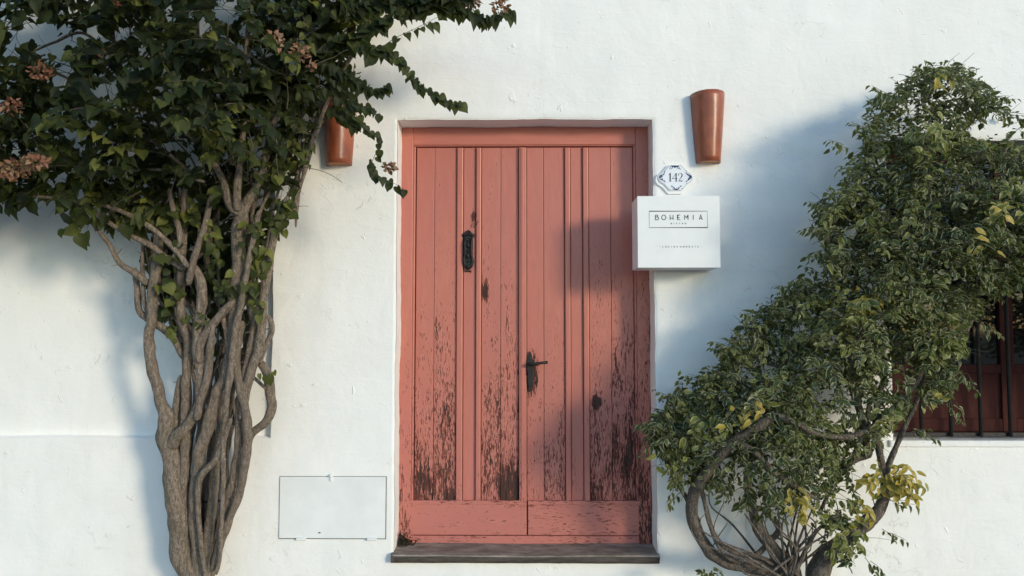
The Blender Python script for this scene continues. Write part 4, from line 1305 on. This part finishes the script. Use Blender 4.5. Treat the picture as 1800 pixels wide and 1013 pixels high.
poly_b = [(1575,132),(1610,122),(1640,112),(1668,112),(1700,128),(1725,142),(1745,168),(1765,185),(1795,212),(1798,222),(1785,238),(1762,214),(1735,200),(1722,208),(1700,226),(1698,243),(1722,250),(1760,250),(1800,262),(2200,300),(2250,640),(1990,640),(1930,500),(1800,500),(1775,520),(1740,522),(1715,548),(1700,575),(1705,612),(1682,655),(1672,690),(1640,712),(1608,700),(1596,730),(1560,762),(1540,790),(1500,800),(1490,830),(1515,880),(1520,950),(1510,985),(1470,1000),(1430,930),(1400,905),(1370,935),(1320,905),(1270,880),(1240,868),(1215,850),(1172,870),(1180,820),(1148,790),(1130,765),(1140,735),(1172,712),(1178,690),(1215,690),(1225,662),(1255,640),(1262,608),(1300,590),(1318,552),(1372,525),(1392,498),(1440,488),(1450,450),(1438,415),(1432,385),(1442,350),(1475,318),(1482,292),(1512,270),(1520,228),(1526,190),(1540,168),(1566,160)]  # right end runs out of view; low foliage added there shades the window
holes_b = [(1490,790,16,10),(1570,790,30,16),(1505,715,18,12),(1405,900,20,14),(1240,900,20,26),(1290,930,30,30),(1350,940,36,20),(1412,930,26,30),(1600,800,30,50),(1300,858,14,10),(1478,870,10,22),(1450,700,10,7),(1350,655,8,6),(1590,650,10,16),(1570,680,12,12)]
clear_b = []
for k_ in (0, 1, 2, 4):
    for q in catmull([(a_, b_, d_*400, r_) for a_, b_, d_, r_ in rst[k_]], 8):
        if 660 < q[1] < 1000: clear_b.append((q[0], q[1], q[2]/400, q[3]))
clear_b = np.array(clear_b)
def keep_b(p):
    x, y = proj(p)
    dd_ = np.hypot(clear_b[:, 0]-x, clear_b[:, 1]-y) - clear_b[:, 3]
    k_ = int(np.argmin(dd_))
    if dd_[k_] < 9 and -p.y > clear_b[k_, 2]-.03 and random.random() < .74: return False
    x += random.gauss(0, 7); y += random.gauss(0, 7)
    if not in_poly(poly_b, x, y): return False
    for (hx_, hy_, a_, b_) in holes_b:
        if ((x-hx_)/(a_+5))**2+((y-hy_)/(b_+5))**2 < 1: return False
    return True
fb = Foliage('oval', keep_b)
n = 0; tries = 0
while n < 2750 and tries < 60000:
    tries += 1
    x = random.uniform(1120, 2230); y = random.uniform(105, 990)
    if not in_poly(poly_b, x, y): continue
    if y > 820 and random.random() < .50: continue
    if x > 1830 and random.random() < .4: continue
    e = edge_dist(poly_b, x, y)
    up = y < 560
    lo = .14
    dm = (.36 + .30*min(1, e/110)) if up else (.30 + .26*min(1, e/90))
    if x < 1440 and y < 640: dm = .24 + .16*min(1, e/60)
    if x < 1330 and y >= 640: dm = .26 + .26*min(1, e/90)
    if x > 1560 and 520 < y < 760: dm = .50
    d = lo + (dm-lo)*random.random()**.6
    p = at(x, y, d)
    dirv = Vector((random.gauss(-.15, .75), random.gauss(-.6, .45), random.gauss(.25, .55)))
    clump = mnoise.noise(Vector((p.x*4.2+9, p.y*4.2, p.z*4.2)))
    tint = .42 + .8*max(-.3, clump-.02) + random.gauss(0, .10)  # leaf variation, with sunlit highlights painted into the brighter clumps
    fb.shoot(p, dirv, random.uniform(.10, .24), .0165, random.uniform(.036, .055), .9, min(tint, .86), .14, hang=.45)
    n += 1
# short shoots that fill the crown out to its edge
n = 0; tries = 0
while n < 700 and tries < 60000:
    tries += 1
    x = random.uniform(1120, 1960); y = random.uniform(105, 860)
    if not in_poly(poly_b, x, y): continue
    e = edge_dist(poly_b, x, y)
    if e > 32: continue
    lo, hi = (.34, .62) if y < 500 else (.24, .42)
    if y < 300: lo, hi = .36, .60
    fb.shoot(at(x, y, random.uniform(lo, hi)), Vector((random.gauss(0, .8), random.gauss(-.4, .5), random.gauss(.2, .6))), random.uniform(.06, .13), .0155, random.uniform(.034, .050), .8, .46+random.gauss(0, .12), .13, hang=.4)
    n += 1
# sprigs that break the outline
for (x, y, vx, vz, d) in [(1560,165,-1,.5,.6),(1520,225,-1,.4,.58),(1500,300,-1,.45,.55),(1482,255,-.9,.3,.58),(1450,360,-1,.3,.5),(1440,400,-1,0,.5),(1445,440,-1,-.3,.5),(1440,480,-1,.4,.45),(1390,510,-1,.6,.4),(1330,560,-1,.5,.38),(1275,608,-1,.4,.36),(1230,665,-1,.3,.34),(1205,690,-.5,1,.34),(1180,700,-.8,.6,.34),(1150,740,-1,0,.36),(1150,780,-1,-.3,.36),(1185,860,-.6,-.8,.34),(1740,170,1,.1,.6),(1770,200,1,-.3,.6),(1790,225,.5,-1,.6),(1720,560,.5,-.8,.5),(1690,650,.3,-1,.5),(1670,700,.2,-1,.5),(1560,880,1,.1,.36),(1550,930,1,-.4,.36),(1520,980,.7,-.7,.34),(1600,760,.8,.2,.42)]:
    fb.shoot(at(x, y, d), Vector((vx, -.15, vz)), .09, .014, .045, .5, .42, .10, True)
    fb.shoot(at(x+10, y+6, d-.05), Vector((vx, -.1, vz*.6)), .10, .016, .045, .5, .42, .10, True)
# yellowing tufts
for (x, y, d, n_, t) in [(1588,850,.42,80,.995),(1535,832,.42,24,.99),(1520,900,.38,14,.97),(1405,880,.48,26,.97),(1390,892,.48,10,.99),(1300,730,.56,10,.97),(1335,690,.5,14,.90),(1330,735,.55,6,.99),(1640,230,.72,22,.90),(1620,255,.72,16,.88),(1655,140,.66,8,.95),(1545,530,.54,8,.99),(1520,528,.54,5,.98),(1760,370,.72,16,.94),(1780,330,.7,12,.90),(1480,960,.36,20,.88),(1500,940,.36,12,.93),(1560,730,.5,18,.84),(1180,820,.42,6,.9),(1720,430,.7,6,.95),(1640,700,.48,5,.95),(1225,745,.5,14,.86),(1660,600,.5,10,.88),(1395,700,.5,8,.88)]:
    for q in range(n_):
        p = at(x+random.gauss(0, 13), y+random.gauss(0, 13), d+random.uniform(-.04, .05))
        fb.leaf(p, Vector((random.gauss(0, .7), -.35, random.gauss(-.5, .35))), Vector((.2, -.8, .6))+rv(.35), random.uniform(.040, .056), t+random.gauss(0, .015), True)
fb.build(shrub, M_leaf_b, M_twig_g, 300)

# small seedling at the foot of the shrub
sd = empty("seedling", at(1243, 1030, .32)); tag(sd, "small leafy shoot low on the wall beside the shrub's trunk, by the doorstep", "plant")
fs = Foliage('oval', lambda p: True)
for q in range(7):
    fs.shoot(at(1243+random.gauss(0, 4), 1016, .32), Vector((random.gauss(0, .8), -.2, .6)), .07, .012, .045, .6, .5, .12, True)
temps_ = leaf_template('oval', .4, .3, .1)
for (P, tip, nr, size, tint, asp) in fs.L:
    V, F, rim = temps_
    me = np_mesh("leaf", V, F, True, {'tint': np.full(len(V), tint), 'rim': rim}); me.materials.append(M_leaf_b)
    o = bpy.data.objects.new("leaf", me); col.objects.link(o); o.parent = sd
    o.matrix_local = Matrix.Translation(-wloc(sd)) @ leaf_matrix(P, tip, nr, size, asp)
print("tris", sum(len(m_.polygons)*2 for m_ in bpy.data.meshes))
